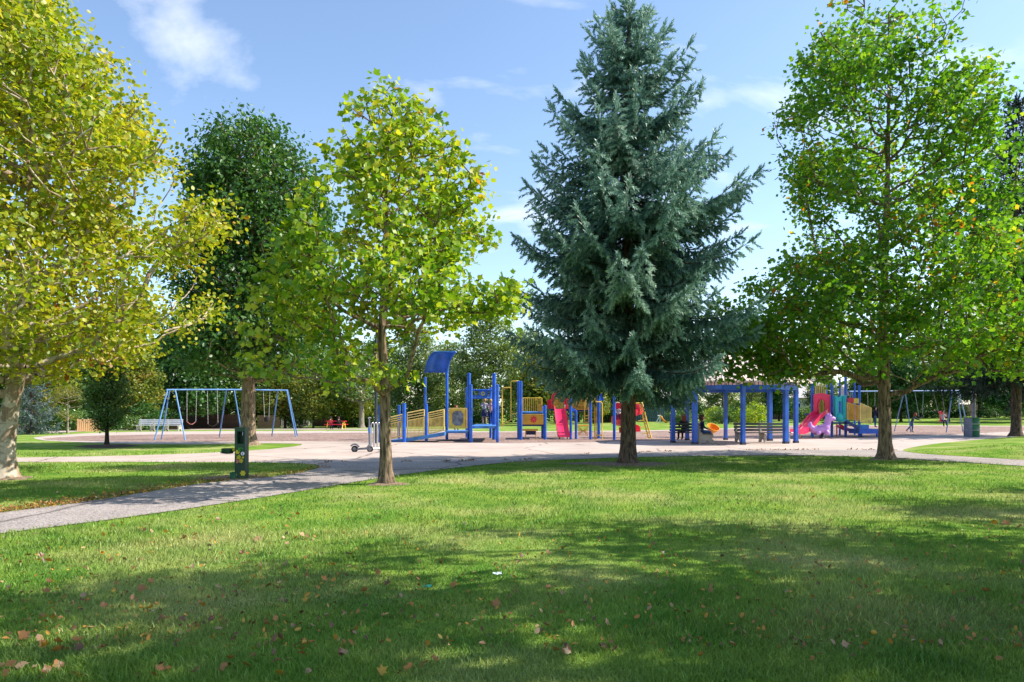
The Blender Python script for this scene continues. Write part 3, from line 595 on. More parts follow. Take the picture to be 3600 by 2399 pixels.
# ramp deck rising to the platform (z 0.5) and its yellow railings, front and back
Yf = gB.y
for dy, nm in ((0, 'front'), (1.35, 'back')):
    for (x0, b0, t0, x1, b1, t1, nb) in ((1343, 1545, 1475, 1414, 1535, 1458, 14), (1432, 1541, 1452.5, 1491, 1531, 1441, 13), (1506, 1526, 1452.5, 1561, 1513, 1441, 12)):
        Y = Yf+dy+.15
        railing(S, pt(x0, b0, Y), pt(x0, t0, Y), pt(x1, b1, Y), pt(x1, t1, Y), nb, 'pale_yellow_paint', rails=(1., .90, .80, .70, 0.), r=.028, rb=.018)
zd = lambda x: float(np.interp(x, [1330, 1414, 1491, 1565], [.03, .17, .33, .50]))
m = MB(); xs_ = [1330, 1414, 1491, 1562]
for a, b in zip(xs_[:-1], xs_[1:]):
    X0, X1 = pt(a, 1500, Yf).x, pt(b, 1500, Yf).x
    m.prism([(X0, Yf+.05, zd(a)-.17 if a > 1340 else -.02), (X1, Yf+.05, zd(b)-.17), (X1, Yf+.05, zd(b)), (X0, Yf+.05, zd(a))], (0, 1.55, 0))
m.build('ramp', 'light_blue_paint', S)
zp = .52; pc = pt(1606, 1500, 35.6)
MB().box((pc.x, pc.y+.3, zp-.05), (1.05, 2.4, .10)).build('platform', 'light_blue_paint', S)
# yellow panel with a bubble window
c = pt(1609.5, 1471, 35.2); pw = 65/FP*35.2; ph = 72/FP*35.2
Pn = panel(S, c, pw, ph, .04, 'yellow_paint')
MB().box((c.x, c.y-.024, c.z+ph/2-.03), (pw, .02, .05)).build('frame_edge', 'pale_yellow_paint', Pn); MB().box((c.x+pw/2-.05, c.y-.024, c.z), (.07, .02, ph-.12)).build('frame_edge', 'mustard_paint', Pn)
oc = [(c.x+.30*pw*a, c.y-.022, c.z+.36*ph*b) for a, b in ((-.55, -1), (.55, -1), (1, -.6), (1, .6), (.55, 1), (-.55, 1), (-1, .6), (-1, -.6))]
MB().prism(oc, (0, -.03, 0)).build('window', 'grey_plastic', Pn, False, .012)
# curved blue canopy on its bent post
Yc = gD.y; base = pt(1571, 1312, Yc); prof = []
for i in range(11):
    t = i/10; a = t*1.25; prof.append((.50*(1-math.cos(a))/.685, 1.08*math.sin(a)/.949))
wv = Vector((-1.17, .35, .02)); m = MB()
vs = []; 
for (dx, dz) in prof:
    for s_ in (0, 1): vs.append(base+Vector((dx, -.75*dx, dz+.02))+wv*s_)
fs = [(2*i, 2*i+1, 2*i+3, 2*i+2) for i in range(10)]
m.add(vs, fs); o = m.build('canopy', 'blue_paint', S, True); sm = o.modifiers.new('thickness', 'SOLIDIFY'); sm.thickness = .035
MB().tube([base+Vector((dx+.02, -.75*dx, dz)) for dx, dz in prof], [.075-.0035*i for i in range(11)], 10).build('canopy_arm', 'blue_paint', o, True)
MB().tube([base+Vector((dx, -.75*dx, dz))+wv for dx, dz in prof], .04, 8).build('canopy_arm', 'blue_paint', o, True)
e0 = base+Vector((prof[-1][0], -.75*prof[-1][0], prof[-1][1]+.02)); MB().tube([e0, e0+wv], .035, 8).build('edge_tube', 'light_blue_paint', o, True)
# tower platform, beams, gear panel
a, b = pt(1656, 1498, 33.7), pt(1744, 1498, 33.7); zpl = a.z
MB().box(((a.x+b.x)/2, 36.2, zpl-.06), (b.x-a.x+.06, 5.2, .12)).build('platform', 'light_blue_paint', S)
Y = 37.3; bar(S, pt(1660, 1372, Y), pt(1737, 1372, Y), .045, 'blue_paint', 'beam'); bar(S, pt(1660, 1399, Y), pt(1725, 1399, Y), .05, 'light_blue_paint', 'beam'); bar(S, pt(1660, 1393, Y), pt(1725, 1393, Y), .025, 'blue_paint', 'beam')
g = pt(1698, 1385, Y); gp = panel(S, g, 28/FP*Y, 26/FP*Y, .04, 'blue_paint', 'gear_panel')
pts = []
for i in range(16):
    rr = .13 if i % 2 else .10; pts.append((g.x+rr*math.cos(i*math.pi/8), g.y-.021, g.z+rr*math.sin(i*math.pi/8)))
MB().prism(pts, (0, -.02, 0)).build('gear', 'flower_yellow', gp); MB().lathe((g.x, g.y-.042, g.z), [(.045, 0), (.045, .012)], 10, (0, -1, 0)).build('gear_hub', 'blue_paint', gp)
for x in (1672, 1685, 1713): bar(S, pt(x, 1373, Y), pt(x, 1393, Y), .016, 'light_blue_paint', 'spindle')
# yellow loop climbers beyond the tower
def loop(parent, pts, Y, r=.028, mat='yellow_paint', name='climbing_bar'): return MB().tube([pt(x, y, Y) for x, y in pts], r, 8).build(name, mat, parent, True)
loop(S, [(1766, 1497), (1765, 1420), (1766, 1368), (1770, 1364), (1795, 1363)], 39.5, .035)
loop(S, [(1796, 1478), (1796, 1345), (1799, 1341), (1822, 1340), (1824, 1344), (1824, 1452)], 39.0, .03)
loop(S, [(1760, 1497), (1796, 1478)], 39.4, .025); loop(S, [(1796, 1455), (1824, 1454)], 39.0, .03)
# ---- climbing structure with red slides
S = thing('climbing_structure', 'blue and mustard climbing structure with flower panel and two red slides', 'play structure', tuple(ground(2000, 1547)))
for x, yb, yt, wd in ((1824.5, 1546.5, 1340, 13), (1832, 1548, 1340, 9), (1916, 1546.5, 1425, 11), (1907, 1541, 1430, 9), (2006.5, 1546, 1392, 9.5), (2025, 1545, 1444, 9), (2075.5, 1546.5, 1392, 9.5), (2105, 1543.5, 1392, 11.5), (2159.5, 1547.5, 1395, 10), (1985, 1536, 1380, 8)): post(S, x, yb, yt, wd)
Y = 37.0
fp_ = panel(S, pt(1873, 1475.5, Y), 75/FP*Y, 35/FP*Y, .05, 'mustard_paint', 'flower_panel'); MB().box(pt(1873, 1457.5, Y-.03), (76/FP*Y, .06, .035)).build('panel_rail', 'pale_yellow_paint', fp_)
c = pt(1876, 1475, Y); pts = []
for i in range(40):
    a = i*2*math.pi/40; rr = .155+.028*math.cos(8*a); pts.append((c.x+rr*math.cos(a), c.y-.026, c.z+rr*math.sin(a)))
fl = MB().prism(pts, (0, -.03, 0)).build('flower', 'red_plastic', fp_); MB().lathe((c.x, c.y-.057, c.z), [(.035, 0), (.03, .02)], 10, (0, -1, 0)).build('flower_eye', 'pink_paint', fl)
for i in range(4):
    a = .4+i*1.57; p = Vector((c.x+.085*math.cos(a), c.y-.058, c.z+.085*math.sin(a))); MB().ell(p, (.03, .01, .018)).build('petal_mark', 'pink_paint', fl)
bar(S, pt(1835, 1451, Y), pt(1910, 1451, Y), .06, 'light_blue_paint', 'beam')
railing(S, pt(1838, 1450, Y+2.2), pt(1838, 1400, Y+2.2), pt(1905, 1450, Y+2.2), pt(1905, 1400, Y+2.2), 10, 'yellow_paint', rails=(1., 0.), rb=.02, bal=(0, 1)); panel(S, pt(1897, 1436, Y+1.8), .30, .42, .04, 'mustard_paint')
pl = pt(1873, 1492, Y); MB().box((pl.x, Y+1.25, pl.z-.06), (1.2, 2.3, .10)).build('platform', 'navy_paint', S)
tb = MB().box(pt(1863, 1512, Y+.2), (.85, .5, .09)).build('seat_tray', 'mustard_paint', S)
for x in (1848, 1884): bar(tb, pt(x, 1514, Y+.2), Vector((pt(x, 1514, Y+.2).x, Y+.2, 0)), .022, 'mustard_paint', 'tray_leg')
MB().box(pt(1866, 1522, Y+1.2), (.6, .04, .22)).build('lower_panel', 'navy_paint', S); 
# straight red slide towards the plaza
top = pt(1968, 1437, 39.6); bot = pt(1981, 1534, 37.2)
pts = []
for i in range(13):
    t = i/12; p = top.lerp(bot, t); z = top.z+(bot.z-top.z)*(t**1.0)-.10*math.sin(math.pi*t)
    if t > .8: z = max(z, bot.z-.02)
    pts.append((p.x, p.y, z))
pts.append((bot.x+.01, bot.y-.30, bot.z-.015))
sl = slide(S, pts, .58, .16, 'pink_red_plastic')
MB().tube([(bot.x-.2, bot.y, bot.z), (bot.x-.2, bot.y, -.05)], .03).build('slide_foot', 'dark_steel', sl); MB().tube([(bot.x+.2, bot.y, bot.z), (bot.x+.2, bot.y, -.05)], .03).build('slide_foot', 'dark_steel', sl)
MB().box((top.x, top.y+.65, top.z-.07), (1.0, 1.2, .12)).build('platform', 'navy_paint', S)
hood = []
for i in range(9): a = math.pi*i/8; hood.append((top.x+.42*math.cos(a), top.y+.05, top.z+.55+.42*math.sin(a)))
MB().tube([(top.x+.42, top.y+.05, top.z)]+hood+[(top.x-.42, top.y+.05, top.z)], .07, 8).build('slide_hood', 'red_plastic', S, True)
railing(S, pt(1950, 1440, 40.3), pt(1950, 1400, 40.3), pt(1985, 1440, 40.3), pt(1985, 1400, 40.3), 8, 'yellow_paint', rb=.02, bal=(0, 1))
panel(S, pt(1931, 1422, 40), .22, .5, .05, 'red_plastic'); panel(S, pt(1991, 1405, 40), .25, .6, .05, 'red_plastic')
railing(S, pt(2012, 1440, 38.4), pt(2012, 1370, 38.4), pt(2072, 1440, 38.4), pt(2072, 1370, 38.4), 12, 'mustard_paint', rb=.022, bal=(0, 1)); railing(S, pt(2012, 1425, 40), pt(2012, 1372, 40), pt(2095, 1425, 40), pt(2095, 1372, 40), 14, 'yellow_paint', rb=.022, bal=(0, 1))
p = pt(2045, 1444, 39.2); MB().box(p, (1.2, 1.4, .1)).build('platform', 'navy_paint', S)
bar(S, pt(2010, 1444, 37.4), pt(2024, 1444, 37.4), .04, 'blue_paint', 'beam'); panel(S, pt(2014.5, 1441, 37.6), .2, .14, .04, 'blue_paint')
mp_ = MB()
Y = 38.0; x0, x1, y0_, y1_ = 2031, 2069, 1498, 1533
net = MB()
for i in range(9):
    t = i/8; net.tube([pt(x0+(x1-x0)*t, y0_, Y), pt(x0+(x1-x0)*(t*.8+.1), y1_, Y)], .012, 5)
for i in range(7):
    t = i/6; net.tube([pt(x0, y0_+(y1_-y0_)*t, Y), pt(x1, y0_+(y1_-y0_)*(1-t), Y)], .012, 5)
o = net.build('climbing_net', 'mustard_paint', S); o['kind'] = 'stuff'
bar(S, pt(2031, 1497, Y), pt(2069, 1497, Y), .03, 'orange_plastic', 'net_rail')
loop(S, [(2062, 1408), (2056, 1412), (2055, 1480), (2058, 1485), (2068, 1485), (2070, 1480), (2070, 1420)], 37.4, .03); loop(S, [(2056, 1463), (2068, 1461)], 37.4, .025); loop(S, [(2056, 1474), (2068, 1471)], 37.4, .025)
loop(S, [(2079, 1546), (2079, 1416), (2083, 1413), (2113, 1414), (2117, 1420), (2117, 1545)], 37.1, .03)
for x in (2091, 2096): loop(S, [(x, 1545), (x, 1414)], 37.1, .028, 'mustard_paint')
for y in (1430, 1452, 1474, 1496, 1518): loop(S, [(2080, y), (2091, y)], 37.1, .018, 'mustard_paint', 'rung')
loop(S, [(2097, 1531), (2117, 1531)], 37.1, .03)
b0 = pt(2114, 1408, 38.2); MB().prism([b0+Vector((-.14, 0, 0)), b0+Vector((.14, 0, 0)), b0+Vector((.06, 0, .36)), b0+Vector((-.05, 0, .36))], (0, .05, 0)).build('blue_gable', 'blue_paint', S)
# spiral slide
c = pt(2205, 1500, 39.2); pts = []
for i in range(27):
    t = i/26; a = 1.2-t*2*math.pi*1.12; pts.append((c.x+.60*math.cos(a), c.y+.60*math.sin(a), 1.75-1.35*t))
a = 1.2-2*math.pi*1.12; e = Vector(pts[-1])
for i in range(1, 5): pts.append((e.x-.22*i, e.y-.05*i, .40-.02*i))
sp = slide(S, pts, .52, .26, 'red_plastic', 'spiral_slide'); MB().tube([(c.x, c.y, -.1), (c.x, c.y, 2.3)], .07, 10).build('slide_pole', 'blue_paint', sp, True)
q_ = Vector(pts[-2]); MB().tube([q_, (q_.x, q_.y, -.05)], .035).build('slide_foot', 'red_plastic', sp)
panel(S, pt(2172, 1427, 38.6), .42, .32, .05, 'red_plastic'); MB().box((c.x-.1, c.y+1.0, 1.68), (1.3, 1.0, .1)).build('platform', 'navy_paint', S)
# arched yellow ladder
for (x0, x1) in ((2248, 2281), (2257, 2291)):
    loop(S, [(x0-6, 1418), (x0, 1416), (x0+9, 1450), (x0+(x1-x0)*.62, 1500), (x1, 1546)], 38.5, .04, 'yellow_paint', 'ladder_rail')
for i in range(8):
    t = i/7; y = 1424+t*115; x = float(np.interp(y, [1416, 1450, 1500, 1546], [2248, 2257, 2268.5, 2281])); loop(S, [(x, y), (x+9.5, y)], 38.5, .022, 'pale_yellow_paint', 'rung')
for y, x in ((1478, 2243), (1500, 2252), (1523, 2256), (1543, 2258)): loop(S, [(x, y+3), (float(np.interp(y, [1416, 1450, 1500, 1546], [2248, 2257, 2268.5, 2281])), y)], 38.3, .025, 'yellow_paint', 'side_rung')
bar(S, pt(2235, 1419, 38.5), pt(2250, 1418, 38.5), .04, 'yellow_paint')
# ---- right hand structure
S = thing('hooded_slide_structure', 'blue posted play structure with red hooded slide, turquoise panel and stairs', 'play structure', tuple(ground(2950, 1538)))
for x, yb, yt, wd in ((2856, 1537, 1340, 10), (2924.5, 1537, 1340, 9), (2973, 1536, 1278, 9.5), (2952.5, 1532, 1330, 7), (3021, 1535, 1355, 9), (2904, 1530, 1335, 8), (3005, 1530, 1300, 6)): post(S, x, yb, yt, wd)
Y = 40.6; hp = []
outer = [(2861, 1455), (2861, 1388), (2876, 1384), (2890, 1382), (2905, 1385), (2920, 1390), (2920, 1455)]
inner = [(2900, 1455), (2902, 1422), (2898, 1408), (2890, 1403), (2882, 1407), (2877, 1420), (2878, 1455)]
m = MB(); allp = [pt(x, y, Y) for x, y in outer+inner]; m.prism(allp, (0, .10, 0)); Hd = m.build('slide_hood', 'pink_red_plastic', S, False, .015)
MB().tube([pt(x, y, Y-.03) for x, y in inner], .035, 8).build('hood_rim', 'pink_red_plastic', Hd, True)
railing(S, pt(2878, 1452, Y+1.2), pt(2878, 1395, Y+1.2), pt(2908, 1452, Y+1.2), pt(2908, 1395, Y+1.2), 6, 'yellow_paint', rb=.025, bal=(0, 1)); railing(S, pt(2866, 1400, Y+1.6), pt(2866, 1352, Y+1.6), pt(2903, 1400, Y+1.6), pt(2903, 1352, Y+1.6), 6, 'pale_yellow_paint', rb=.028, bal=(0, 1))
a = pt(2890, 1453, Y); b = pt(2812, 1524, 38.2); pts = []
for i in range(13):
    t = i/12; p = a.lerp(b, t); p.z += .06*math.sin(2*math.pi*t); pts.append(tuple(p))
pts.append((b.x-.35, b.y-.12, b.z+.0)); sl = slide(S, pts, .60, .22, 'pink_red_plastic'); bar(sl, Vector((b.x, b.y, b.z)), Vector((b.x, b.y, -.05)), .035, 'mustard_paint', 'slide_foot')
MB().box((a.x+.2, a.y+.75, a.z-.07), (1.3, 1.3, .12)).build('platform', 'navy_paint', S); a2 = pt(2950, 1485, 40.5)
MB().box((a2.x, a2.y+.6, a2.z-.05), (.9, 1.3, .1)).build('platform', 'navy_paint', S)
Y = 40.3; outer = [(2933, 1472), (2933, 1392), (2941, 1391), (2945, 1397), (2953, 1397), (2957, 1391), (2975, 1390), (2977, 1478), (2962, 1483), (2946, 1484)]
inner = [(2948, 1452), (2948, 1411), (2959, 1411), (2959, 1452)]
ring = [pt(x, y, Y) for x, y in [(2933, 1472), (2933, 1392), (2941, 1391), (2945, 1397), (2953.5, 1397), (2953.5, 1411), (2948, 1411), (2948, 1452), (2953.5, 1452), (2953.5, 1484), (2943, 1483)]]
ring2 = [pt(x, y, Y) for x, y in [(2953.5, 1397), (2957, 1391), (2975, 1390), (2977, 1478), (2962, 1483), (2953.5, 1484), (2953.5, 1452), (2959, 1452), (2959, 1411), (2953.5, 1411)]]
Cy = MB().prism(ring, (0, .10, 0)).prism(ring2, (0, .10, 0)).build('turquoise_panel', 'cyan_plastic', S)
for x in (2938, 2966, 2972): MB().tube([pt(x, 1395, Y-.04), pt(x, 1470, Y-.04)], .05, 8).build('panel_rib', 'cyan_plastic', Cy, True)
MB().ell(pt(2953, 1468, Y-.04), (.20, .06, .22)).build('panel_boss', 'cyan_plastic', Cy, True)
# stairs with mustard railings
Y = 40.2; railing(S, pt(2978, 1472, Y), pt(2978, 1416, Y), pt(3020, 1480, Y), pt(3020, 1427, Y), 10, 'mustard_paint', rb=.028, bal=(0, 1)); railing(S, pt(3024, 1484, Y), pt(3024, 1418, Y), pt(3063, 1490, Y), pt(3063, 1435, Y), 9, 'pale_yellow_paint', rb=.025, bal=(0, 1))
m = MB(); m.prism([pt(2977, 1478, Y-.1), pt(3021, 1501, Y-.1), pt(3021, 1512, Y-.1), pt(2977, 1489, Y-.1)], (0, .08, 0)); m.build('stair_stringer', 'navy_paint', S)
for i in range(4): p = pt(2983+i*10, 1481+i*5.2, Y); MB().box((p.x, p.y+.5, p.z-.02), (.20, .95, .05)).build('stair_tread', 'light_blue_paint', S)
p = pt(3055, 1517, Y); MB().box((p.x, p.y+.6, p.z+.0), (1.15, 1.3, .28)).build('step_platform', 'blue_paint', S); p = pt(3040, 1502, Y+.5); MB().box((p.x, p.y+.3, p.z), (.55, .5, .26)).build('step_platform', 'light_blue_paint', S)
for x in (3028, 3083): p = pt(x, 1520, Y+.6); bar(S, p, Vector((p.x, p.y, -.08)), .06, 'blue_paint', 'step_post')
pr = pt(2990, 1408, Y+1); MB().box(pr, (.36, .05, .28)).build('red_flap', 'red_plastic', S); p = pt(3010, 1410, Y+1); MB().box(p, (.3, .05, .3)).build('yellow_flap', 'yellow_paint', S)
p = pt(2985, 1503, 42.5); slide(S, [(p.x-.7, p.y, .62), (p.x-.2, p.y, .36), (p.x+.4, p.y, .25), (p.x+.9, p.y, .24)], .5, .12, 'red_plastic', 'low_slide')
bar(S, Vector((p.x-.75, p.y, .6)), Vector((p.x-.75, p.y, -.05)), .04, 'red_plastic', 'slide_foot'); bar(S, Vector((p.x+.7, p.y, .22)), Vector((p.x+.7, p.y, -.05)), .04, 'red_plastic', 'slide_foot')
# ---- swings
def swing_set(name, label, tops, legs, rbar=.045, rleg=.036):
    s0 = ground(*legs[0][1]); S = thing(name, label, 'swing set', tuple(s0))
    def top(i): x, y, Y = tops[i]; return pt(x, y, Y)
    MB().tube([top(i) for i in range(len(tops))], rbar, 10).build('top_bar', 'swing_blue', S, True)
    for ti, (x, yb) in legs:
        g = ground(x, yb); t = top(ti) if isinstance(ti, int) else pt(*ti); MB().tube([t, (g.x, g.y, g.z-.1)], rleg, 8).build('leg', 'swing_blue', S, True)
    return S
swing_set('swing_set', 'long blue swing set with splayed legs behind the pear tree', [(585, 1371, 36.8), (700, 1370.5, 38), (823, 1370.5, 39.2), (1012, 1373, 41)],
 [((589, 1371, 36.8), (541, 1550)), ((596, 1371, 36.9), (566, 1546)), ((616, 1371, 37.1), (653, 1550)), ((796, 1371, 38.9), (770, 1538)), ((823, 1371, 39.2), (853, 1541)), ((977, 1373, 40.7), (955, 1534)), ((1008, 1373, 40.9), (1041, 1537)), ((1011, 1373, 41), (1047, 1534))])
swing_set('swing_set', 'blue swing set beyond the stairs where two children play', [(2986, 1377, 47), (3180, 1375.5, 48), (3375, 1374, 48.5)],
 [((3178, 1377, 48), (3143, 1517)), ((3182, 1377, 48), (3203, 1521)), ((3348, 1376, 48.4), (3326, 1522)), ((3364, 1376, 48.5), (3386, 1519)), ((3372, 1376, 48.5), (3406, 1515)), ((2992, 1377, 47), (2975, 1519)), ((2996, 1377, 47), (3012, 1524))])
def chain(p, q, S, sag=0.):
    """links of alternating thin loops read as a twisted strand"""
    p = Vector(p); q = Vector(q); n = 24; pts = []
    for i in range(n+1): t = i/n; pts.append(p.lerp(q, t)+Vector((.007*(i % 2), .007*((i//2) % 2), -sag*math.sin(math.pi*t))))
    return MB().tube(pts, .013, 5).build('chain', 'chain_steel', S)
def swing(label, a, b, c, d, kind='belt', mat='black_rubber'):
    """a, b: tops on the bar; c, d: seat ends"""
    m_ = (Vector(c)+Vector(d))/2; S = thing('swing', label, 'swing', tuple(m_)); chain(a, c, S); chain(b, d, S); c = Vector(c); d = Vector(d); pts = []
    if kind == 'belt':
        path = []; ax = (d-c).normalized(); sd_ = ax.cross(Vector((0, 0, 1))).normalized()
        for i in range(9): t = i/8; path.append((c.lerp(d, t)+Vector((0, 0, -.16*math.sin(math.pi*t))), sd_, Vector((0, 0, 1))))
        MB().sweep(path, [(-.07, -.008), (.07, -.008), (.07, .008), (-.07, .008)]).build('seat', mat, S)
    elif kind == 'bucket':
        m_.z -= .05; MB().lathe(m_+Vector((0, 0, -.20)), [(.06, 0), (.13, .02), (.16, .10), (.165, .26), (.15, .26), (.145, .12), (.10, .05), (.03, .04)], 12).build('seat', mat, S, True)
    else:
        m_.z -= .02; sd_ = (d-c).normalized().cross(Vector((0, 0, 1))).normalized()
        MB().box(m_+Vector((0, 0, -.22)), (.44, .34, .07)).build('seat', mat, S, False, .03); MB().box(m_+Vector((.06, .19, .12)), (.36, .06, .72), 0, R(-12)).build('seat_back', mat, S, False, .03)
    return S
Y = 38.2
swing('belt swing hanging beside the left legs of the long swing set', pt(657, 1372, 37.6), pt(691, 1372, 37.9), pt(657, 1482, 37.6), pt(688, 1482, 37.9), mat='pink_paint')
swing('belt swing hanging beside the middle legs of the long swing set', pt(729, 1372, 38.3), pt(763, 1372, 38.6), pt(731, 1491, 38.3), pt(766, 1487, 38.6))
swing('dark bucket swing hanging near the right legs of the long swing set', pt(925, 1373, 40.2), pt(949, 1373, 40.4), pt(930, 1468, 40.2), pt(945, 1468, 40.4), 'bucket')
swing('empty belt swing pushed aside by the standing child', pt(3216, 1377, 48.1), pt(3246, 1377, 48.2), pt(3231, 1466, 47.6), pt(3243, 1459, 47.9))
SEAT_S = swing('red moulded swing seat carrying a child', pt(3280, 1377, 48.3), pt(3311, 1377, 48.4), pt(3305, 1470, 47.9), pt(3324, 1468, 48.1), 'moulded', 'red_plastic')
swing('belt swing hanging still behind the brown haired child by the stairs', pt(3050, 1378, 47.3), pt(3076, 1378, 47.5), pt(3053, 1478, 47.3), pt(3075, 1478, 47.5))
# ---- spring rider (purple animal), spinner bowl
def skin_mesh(name, vs, es, rad, root=0, sub=2):
    me = bpy.data.meshes.new(name); me.from_pydata([tuple(v) for v in vs], es, []); o = bpy.data.objects.new(name, me); COL.objects.link(o)
    sk = o.modifiers.new('skin', 'SKIN'); sk.branch_smoothing = .4; sk.use_smooth_shade = True
    for i, v in enumerate(me.skin_vertices[0].data): v.radius = rad[i] if isinstance(rad[i], tuple) else (rad[i], rad[i]); v.use_root = (i == root)
    s = o.modifiers.new('sub', 'SUBSURF'); s.levels = sub; s.render_levels = sub
    dg = bpy.context.evaluated_depsgraph_get(); ev = o.evaluated_get(dg); out = bpy.data.meshes.new_from_object(ev); bpy.data.objects.remove(o); out.name = name
    return out
g = ground(2888, 1543); S = thing('spring_rider', 'purple animal spring rider with curled tail beside the red slide', 'spring rider', tuple(g))
k = g.y/FP; P2 = lambda x, y, dy=0: Vector(((x-2888)*k, dy, (1543-y)*k))
bm_ = MB()
for x, y, r, dy in ((2882, 1511, (.36, .23, .21), 0), (2862, 1511, (.26, .20, .20), 0), (2849, 1500, (.14, .14, .20), 0), (2848, 1489, (.09, .10, .10), 0), (2902, 1505, (.24, .22, .26), 0), (2910, 1490, (.17, .17, .24), 0), (2915, 1470, (.21, .20, .24), 0), (2928, 1473, (.17, .15, .13), 0), (2908, 1481, (.14, .18, .14), 0),
 (2872, 1523, (.15, .10, .12), -.2), (2872, 1523, (.15, .10, .12), .2), (2903, 1522, (.14, .10, .14), -.22), (2903, 1522, (.14, .10, .14), .22)): bm_.ell(P2(x, y, dy), r, 14, 10)
tmp = bpy.data.objects.new('tmp', bm_.mesh('tmp')); COL.objects.link(tmp); rm = tmp.modifiers.new('r', 'REMESH'); rm.mode = 'VOXEL'; rm.voxel_size = .045; rm.use_smooth_shade = True
s2 = tmp.modifiers.new('s', 'SMOOTH'); s2.iterations = 5; me = bpy.data.meshes.new_from_object(tmp.evaluated_get(bpy.context.evaluated_depsgraph_get())); bpy.data.objects.remove(tmp); me.name = 'body'; me.materials.clear(); bo = link('body', me, S, 'purple_plastic')
for sy in (-1, 1):
    MB().ell(P2(2914, 1456, .12*sy)+g, (.04, .03, .07)).build('ear', 'purple_plastic', S, True); MB().ell(P2(2922, 1463, .17*sy)+g, (.03, .03, .035)).build('eye', 'black_rubber', S, True)
    MB().tube([P2(2893, 1495, .0)+g, P2(2893, 1493, .22*sy)+g], .025, 8).build('handle', 'purple_plastic', S, True); MB().tube([P2(2900, 1522, .1*sy)+g, P2(2901, 1521, .34*sy)+g], .03, 8).build('foot_rest', 'purple_plastic', S, True)
MB().box(P2(2886, 1497)+g, (.34, .30, .07)).build('saddle', 'purple_plastic', S, False, .02)
pts = []
for i in range(41): a = i/40*2*math.pi*4.5; pts.append(g+Vector((.11*math.cos(a), .11*math.sin(a), i/40*.30)))
MB().tube(pts, .02, 6).build('spring', 'dark_steel', S, True); MB().lathe(g+Vector((0, 0, -.05)), [(.22, 0), (.22, .07)], 14).build('base_plate', 'dark_steel', S)
g = ground(2503, 1546); S = thing('spinner_bowl', 'tilted orange yellow spinner bowl seat on a short stem', 'play equipment', tuple(g)); Y = g.y
ax = Vector((.22, -.55, .85)); c = pt(2500, 1521, Y)
MB().lathe(c, [(.05, 0), (.12, .02), (.22, .14), (.315, .34), (.345, .345), (.345, .37), (.31, .37), (.20, .17), (.10, .06), (.02, .05)], 20, ax).build('bowl', 'orange_plastic', S, True)
MB().tube([c+Vector((0, 0, .02)), (c.x, c.y, -.05)], .04, 8).build('stem', 'dark_steel', S, True)
# ---- pavilion
g = ground(2590, 1555); S = thing('picnic_pavilion', 'octagonal shade pavilion with blue posts and cream seamed metal roof', 'pavilion', tuple(g))
PV = [(2366, 1558, 12.5), (2442.5, 1563, 16), (2416, 1549, 11.5), (2551, 1548, 10.5), (2612, 1565, 13.5), (2706, 1551, 14), (2762.5, 1561, 15), (2798, 1558.5, 13)]
cx_, cy_ = 10.65, 34.1; zev = 2.72
for x, yb, wd in PV:
    q_ = ground(x, yb); r = wd/FP*q_.y/2; po = MB().box((q_.x, q_.y, zev/2-.02), (2*r, 2*r, zev+.08), .25).build('post', 'blue_paint', S, False, .012)
    MB().box((q_.x, q_.y, .05), (2*r+.03, 2*r+.03, .12), .25).build('post_shoe', 'dark_steel', po)
orr = 3.75; oc = [Vector((cx_+orr*math.cos(R(22.5+45*i)), cy_+orr*math.sin(R(22.5+45*i)), zev+.10)) for i in range(8)]; ap = Vector((cx_-.1, cy_, 4.55))
for i in range(8):
    a, b = oc[i], oc[(i+1) % 8]; ta, tb = ap.lerp(a, .12), ap.lerp(b, .12)
    Fp = MB().add([a, b, tb, ta, a+Vector((0, 0, .05)), b+Vector((0, 0, .05)), tb+Vector((0, 0, .05)), ta+Vector((0, 0, .05))], [(0, 1, 2, 3), (4, 7, 6, 5), (0, 4, 5, 1), (1, 5, 6, 2), (2, 6, 7, 3), (3, 7, 4, 0)]).build('roof_panel', 'roof_cream', S)
    for j in range(8):
        t = (j+.0)/8; e = a.lerp(b, t)+Vector((0, 0, .06)); hi_ = min(1., .10+1.7*abs(.5-t)*2*.5) if j else 0.
        mid = ap+Vector((0, 0, .06)); ctr = (a+b)/2; dirv = (ap-ctr); tt = 1-abs(t-.5)*2; u = e+dirv*(tt if j else 0)*.88
        if j == 0: u = e.lerp(mid, .88)
        MB().tube([e, u], .022, 4).build('roof_seam', 'roof_cream', Fp)
    p_, q_ = Vector((a.x*.82+cx_*.18, a.y*.82+cy_*.18, zev-.12)), Vector((b.x*.82+cx_*.18, b.y*.82+cy_*.18, zev-.12))
    MB().box((p_+q_)/2, ((q_-p_).length, .09, .20), math.atan2(q_.y-p_.y, q_.x-p_.x)).build('beam', 'blue_paint', S)
    frz = MB()
    for j in range(14): frz.box(p_.lerp(q_, (j+.5)/14)+Vector((0, 0, .19)), (.03, .03, .18))
    o = frz.build('frieze_spindles', 'blue_paint', S); o['kind'] = 'stuff'
MB().lathe(ap+Vector((0, 0, -.05)), [(.62, -.12), (.60, .35), (.78, .36), (.15, .95), (.05, 1.05)], 8).build('cupola', 'roof_grey', S)
